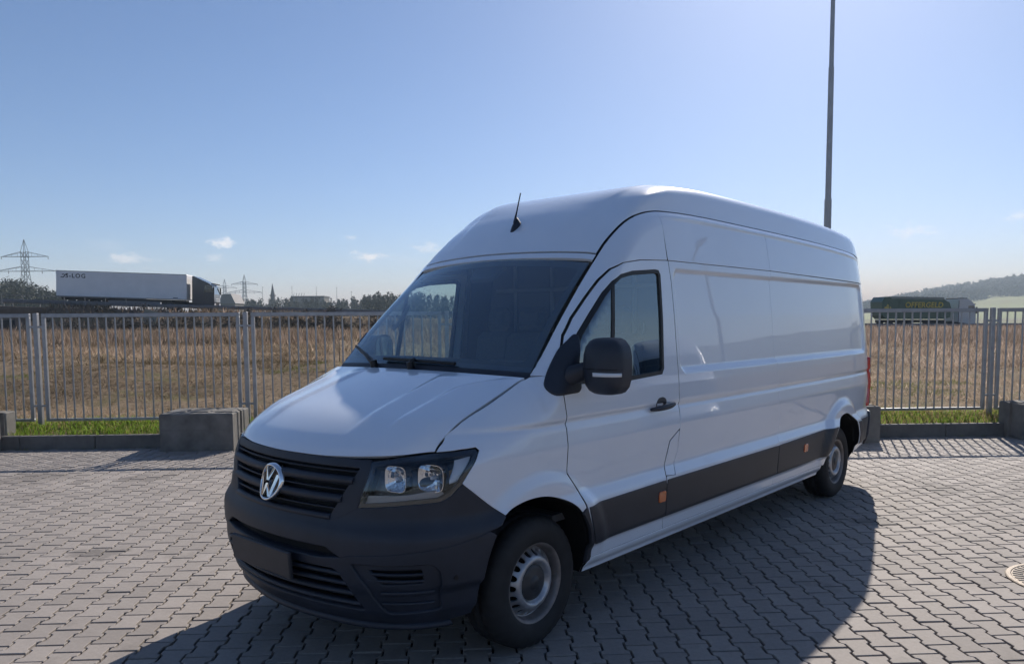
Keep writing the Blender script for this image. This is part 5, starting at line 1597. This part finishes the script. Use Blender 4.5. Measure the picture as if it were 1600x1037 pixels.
for px, py, lab in ((410, 448, 'thin mast left of the pointed spire'), (456, 447, 'thin mast at the left end of the far flat building'), (494, 448, 'thin mast rising from the middle of the far flat building'), (526, 449, 'thin mast right of the far flat building'), (549, 455, 'short thin mast nearest the tall pines')):
    x, y, z = at_px(px, py, 620)
    ms = empty('mast', (x, y, 0)); tag(ms, lab, 'mast', 'thin masts above the far trees')
    mb = MB(); mb.tube([(0, 0, 0), (0, 0, z)], [.30, .12], 6); mb.build('pole', m_lat, ms)
    mb = MB(); mb.box((0, 0, z * .99), (.9, .2, .3)); mb.build('head', m_lat, ms)
x0, y0, z0 = at_px(455, 462.5, 540); x1, _, z1 = at_px(506, 464, 540)
fb_ = empty('factory_hall', ((x0 + x1) / 2, 540, 0)); tag(fb_, 'long low flat-roofed hall among the far trees', 'building')
W_ = x1 - x0
mb = MB(); mb.box((0, 8, z0 / 2 - .6), (W_, 16, z0 - 1.2)); mb.build('wall', m_wall, fb_)
mb = MB(); mb.box((0, 8, z0 - .6), (W_ + .6, 16.6, 1.2)); mb.build('roof', m_slate, fb_)
mb = MB()
for k in range(5): mb.tube([(-W_ / 2 + 1 + k * 1.8, 2, z0), (-W_ / 2 + 1.6 + k * 1.8, 2, z0 + 2.2)], .15, 5)
mb.build('roof_frame', m_lat, fb_)
x0, y0, z0 = at_px(345, 459, 300)
hb = empty('barn', (x0 + 2.6, 300, 0)); tag(hb, 'small grey gabled barn just right of the dark lorry cab', 'building')
mb = MB(); mb.box((0, 5, z0 * .36), (5.6, 10, z0 * .72)); mb.build('wall', m_wall, hb)
mb = MB(); mb.prism([(-3.1, z0 * .70), (3.1, z0 * .70), (1.4, z0), (-2.2, z0 * .98)], 1, -.4, 10.4); mb.build('roof', principled('barn_roof', (.20, .20, .21), .7), hb)

# ------------------------------------------------------------------ far woods and the wooded hill
def wood(name, label, trees, m, leaf, per):
    """trees: (x, y, base z, height, radius, conifer 0/1); many small leaf faces, a trunk each, one mass"""
    Vs, Fs, Cs = [], [], []; b = 0
    for (x, y, z, h, r, con) in trees:
        n = per
        t = RNG.uniform(0.05, 1, n) if con else RNG.uniform(0.0, 1, n)
        a = RNG.uniform(0, 6.283, n)
        if con: rad = r * (1 - t) ** .8 * np.sqrt(RNG.uniform(.2, 1, n)); zz = z + h * (.12 + .88 * t)
        else:
            k = RNG.integers(0, 5, n); ca_ = RNG.uniform(-.5, .5, 5) * r; cb_ = RNG.uniform(-.5, .5, 5) * r; cz_ = RNG.uniform(.45, .85, 5)
            u_ = RNG.normal(0, 1, (n, 3)); u_ /= np.linalg.norm(u_, axis=1)[:, None]; q = RNG.uniform(.3, 1, n)[:, None] ** .5
            P = u_ * q * np.array((r * .62, r * .62, h * .22)); P[:, 0] += ca_[k]; P[:, 1] += cb_[k]; P[:, 2] += cz_[k] * h
        if con: P = np.stack([rad * np.cos(a), rad * np.sin(a), zz - z], -1)
        P = P + np.array((x, y, z))
        sz = leaf * RNG.uniform(.6, 1.4, n)[:, None]
        d1 = RNG.normal(0, 1, (n, 3)); d1 /= np.linalg.norm(d1, axis=1)[:, None]; d2 = RNG.normal(0, 1, (n, 3)); d2 /= np.linalg.norm(d2, axis=1)[:, None]
        V3 = np.stack([P, P + d1 * sz, P + d2 * sz], 1).reshape(-1, 3)
        Vs.append(V3); Fs.append(np.arange(n * 3).reshape(-1, 3) + b); b += n * 3
        tr = np.array([(x - .02 * h, y, z), (x + .02 * h, y, z), (x, y, z + h * .85)]); Vs.append(tr); Fs.append(np.array([[0, 1, 2]]) + b); b += 3
        tr = np.array([(x, y - .02 * h, z), (x, y + .02 * h, z), (x, y, z + h * .85)]); Vs.append(tr); Fs.append(np.array([[0, 1, 2]]) + b); b += 3
    o = obj(name, arr_mesh(name, np.vstack(Vs), np.vstack(Fs)), m); tag(o, label, 'trees', kind='stuff'); return o
m_pine = principled('pine_needles', (.035, .045, .028), .9)
m_bare = principled('bare_twigs', (.085, .07, .055), .9)
rr_ = lambda a, b: RNG.uniform(a, b)
trs = []
for k in range(70):                                   # dark pines at the far left
    px = rr_(-40, 96); d = rr_(210, 300); top = np.interp(px, [-40, 0, 20, 50, 75, 96], [430, 436, 434, 446, 446, 458]) + rr_(-2, 8)
    x, y, z = at_px(px, top, d); trs.append((x, y, 0, z, z * .28, 0))
wood('pine_wood', 'dark pine wood behind the bridge at the far left', trs, m_pine, .7, 320)
trs = []
for k in range(260):
    px = rr_(330, 720); d = rr_(380, 520); top = np.interp(px, [330, 400, 440, 520, 560, 720], [468, 470, 466, 468, 464, 462]) + rr_(-4, 8)
    x, y, z = at_px(px, top, d); trs.append((x, y, 0, z, z * rr_(.18, .3), 1 if rr_(0, 1) < .75 else 0))
wood('far_wood', 'line of low conifers along the horizon behind the road', trs, m_pine, .8, 200)
trs = []
for k in range(26):
    px = rr_(576, 660); d = rr_(300, 360); top = rr_(455, 464)
    x, y, z = at_px(px, top, d); trs.append((x, y, 0, z, z * .2, 0))
wood('tall_pines', 'clump of tall pines on the horizon left of the windscreen', trs, m_pine, .65, 330)
trs = []
for k in range(120):                                  # scrub on the bank below the road
    px = rr_(60, 620); x = (px - 800) / FPX * 70; y = road_y(x) - rr_(8.5, 14); z = float(ground_z(x, y)); h = rr_(.6, 1.8)
    trs.append((x, y, z, h, h * .5, 0))
wood('bank_scrub', 'brown bare scrub on the road bank', trs, m_bare, .16, 90)

# hill: a ridge sheet with a forest on it and green fields at its foot
def hill_z(x, y):
    px = 800 + FPX * x / y
    top = np.interp(px, [1180, 1280, 1340, 1400, 1450, 1500, 1560, 1600, 1700, 1900, 2300], [505, 482, 470, 459, 449, 441, 432, 427, 420, 416, 440])
    zt = CAMZ + (494.5 - top) / FPX * 1900 - 17
    prof = np.interp(y, [700, 1000, 1400, 1900, 2500], [0, .18, .45, 1.0, .7])
    return np.maximum(zt, 0) * prof
HXa = np.linspace(-.0, 1.35, 90); HYa = np.linspace(700, 2500, 50)
HX, HY = np.meshgrid(HXa, HYa); XX = (.30 + HX) * HY
HZ = hill_z(XX, HY) - .3
V = np.stack([XX, HY, HZ], -1); a_, b_ = XX.shape; idx = np.arange(a_ * b_).reshape(a_, b_)
F = np.stack([idx[:-1, :-1], idx[:-1, 1:], idx[1:, 1:], idx[1:, :-1]], -1).reshape(-1, 4)
m_hill = principled('hill_meadow', (.135, .19, .055), .95, noise=(.006, .35))
hill = obj('hill', arr_mesh('hill', V.reshape(-1, 3), F, True), m_hill); tag(hill, kind='structure')
trs = []
for k in range(2600):
    y = rr_(1180, 2050); px = rr_(1250, 1780); x = (px - 800) / FPX * y
    edge = np.interp(px, [1250, 1440, 1500, 1560, 1600, 1780], [1000, 1020, 1270, 1330, 1390, 1440])
    if y < edge + 40 * math.sin(px * .09): continue
    trs.append((x, y, float(hill_z(x, y)) - 2, rr_(13, 20), rr_(5, 8), 1 if rr_(0, 1) < .5 else 0))
wood('hill_forest', 'blue hazy forest covering the hill at the right', trs, m_pine, 3.6, 42)
# the valley side goes on to the right, outside the view
hb_ = []
for a in np.linspace(R(52), R(118), 60):
    hb_.append([(d * math.sin(a), d * math.cos(a), h * (30 + 22 * float(fbm(a * 6, 3.1, 4)) + 3 * float(fbm(a * 90, 1.0, 8)))) for d, h in ((620, 0), (760, .35), (980, 1.0), (1300, .4))])
mb = MB(); mb.grid(np.array(hb_), True); o = mb.build('hills', principled('far_forest', (.05, .06, .04), .95, noise=(.03, .3)), fix=False); tag(o, kind='structure')
trs = [((1412 - 800) / FPX * 900 + rr_(-14, 14), 900 + rr_(-10, 10), 0, rr_(26, 32), rr_(6, 9), 0) for k in range(5)]
wood('hilltop_trees', 'loose bare trees on the skyline above the green trailer', trs, m_bare, 1.0, 110)

# ------------------------------------------------------------------ behind the camera: what the van's side mirrors
trs = []
for k in range(420):
    a = rr_(R(112), R(265)) ; d = rr_(140, 210); h = rr_(9, 17)
    trs.append((d * math.sin(a), d * math.cos(a), 0, h, h * rr_(.3, .5), 0))
wood('wood_behind', 'row of trees outside the right edge and behind the photographer', trs, m_bare, .55, 420)
van2 = copy_tree(van); van2.location = (14.2, 9.3, 0); van2.rotation_euler = (0, 0, R(12)); tag(van2, 'second white delivery van parked outside the right edge of the view', 'van')
l2 = empty('street_lamp', (24.5, 14.6, 0)); tag(l2, 'curved lamp post outside the right edge of the view', 'lamp post')
mb = MB(); mb.tube([(0, 0, 0), (0, 0, 7.4)], [.09, .06], 12); mb.tube([(0, 0, 7.4), (-.4, 0, 8.0), (-1.4, 0, 8.3)], [.06, .05, .05], 10); mb.build('pole', m_lampp, l2)
mb = MB(); mb.box((-1.7, 0, 8.3), (.8, .3, .12), None, .03); mb.build('lamp_head', m_lampp, l2)

# ------------------------------------------------------------------ air
m_haze = bpy.data.materials.new('haze_air'); m_haze.use_nodes = True
n_, l_ = m_haze.node_tree.nodes, m_haze.node_tree.links; n_.clear()
ho = n_.new('ShaderNodeOutputMaterial'); pv = n_.new('ShaderNodeVolumePrincipled')
pv.inputs['Color'].default_value = (.70, .87, 1.0, 1); pv.inputs['Absorption Color'].default_value = (1, 1, 1, 1); pv.inputs['Density'].default_value = 0.00040; pv.inputs['Anisotropy'].default_value = 0.0
l_.new(pv.outputs['Volume'], ho.inputs['Volume'])
mb = MB(); mb.box((0, 0, 80 - 1.0), (18100, 18100, 162))
hz = mb.build('haze', m_haze); tag(hz, kind='stuff')
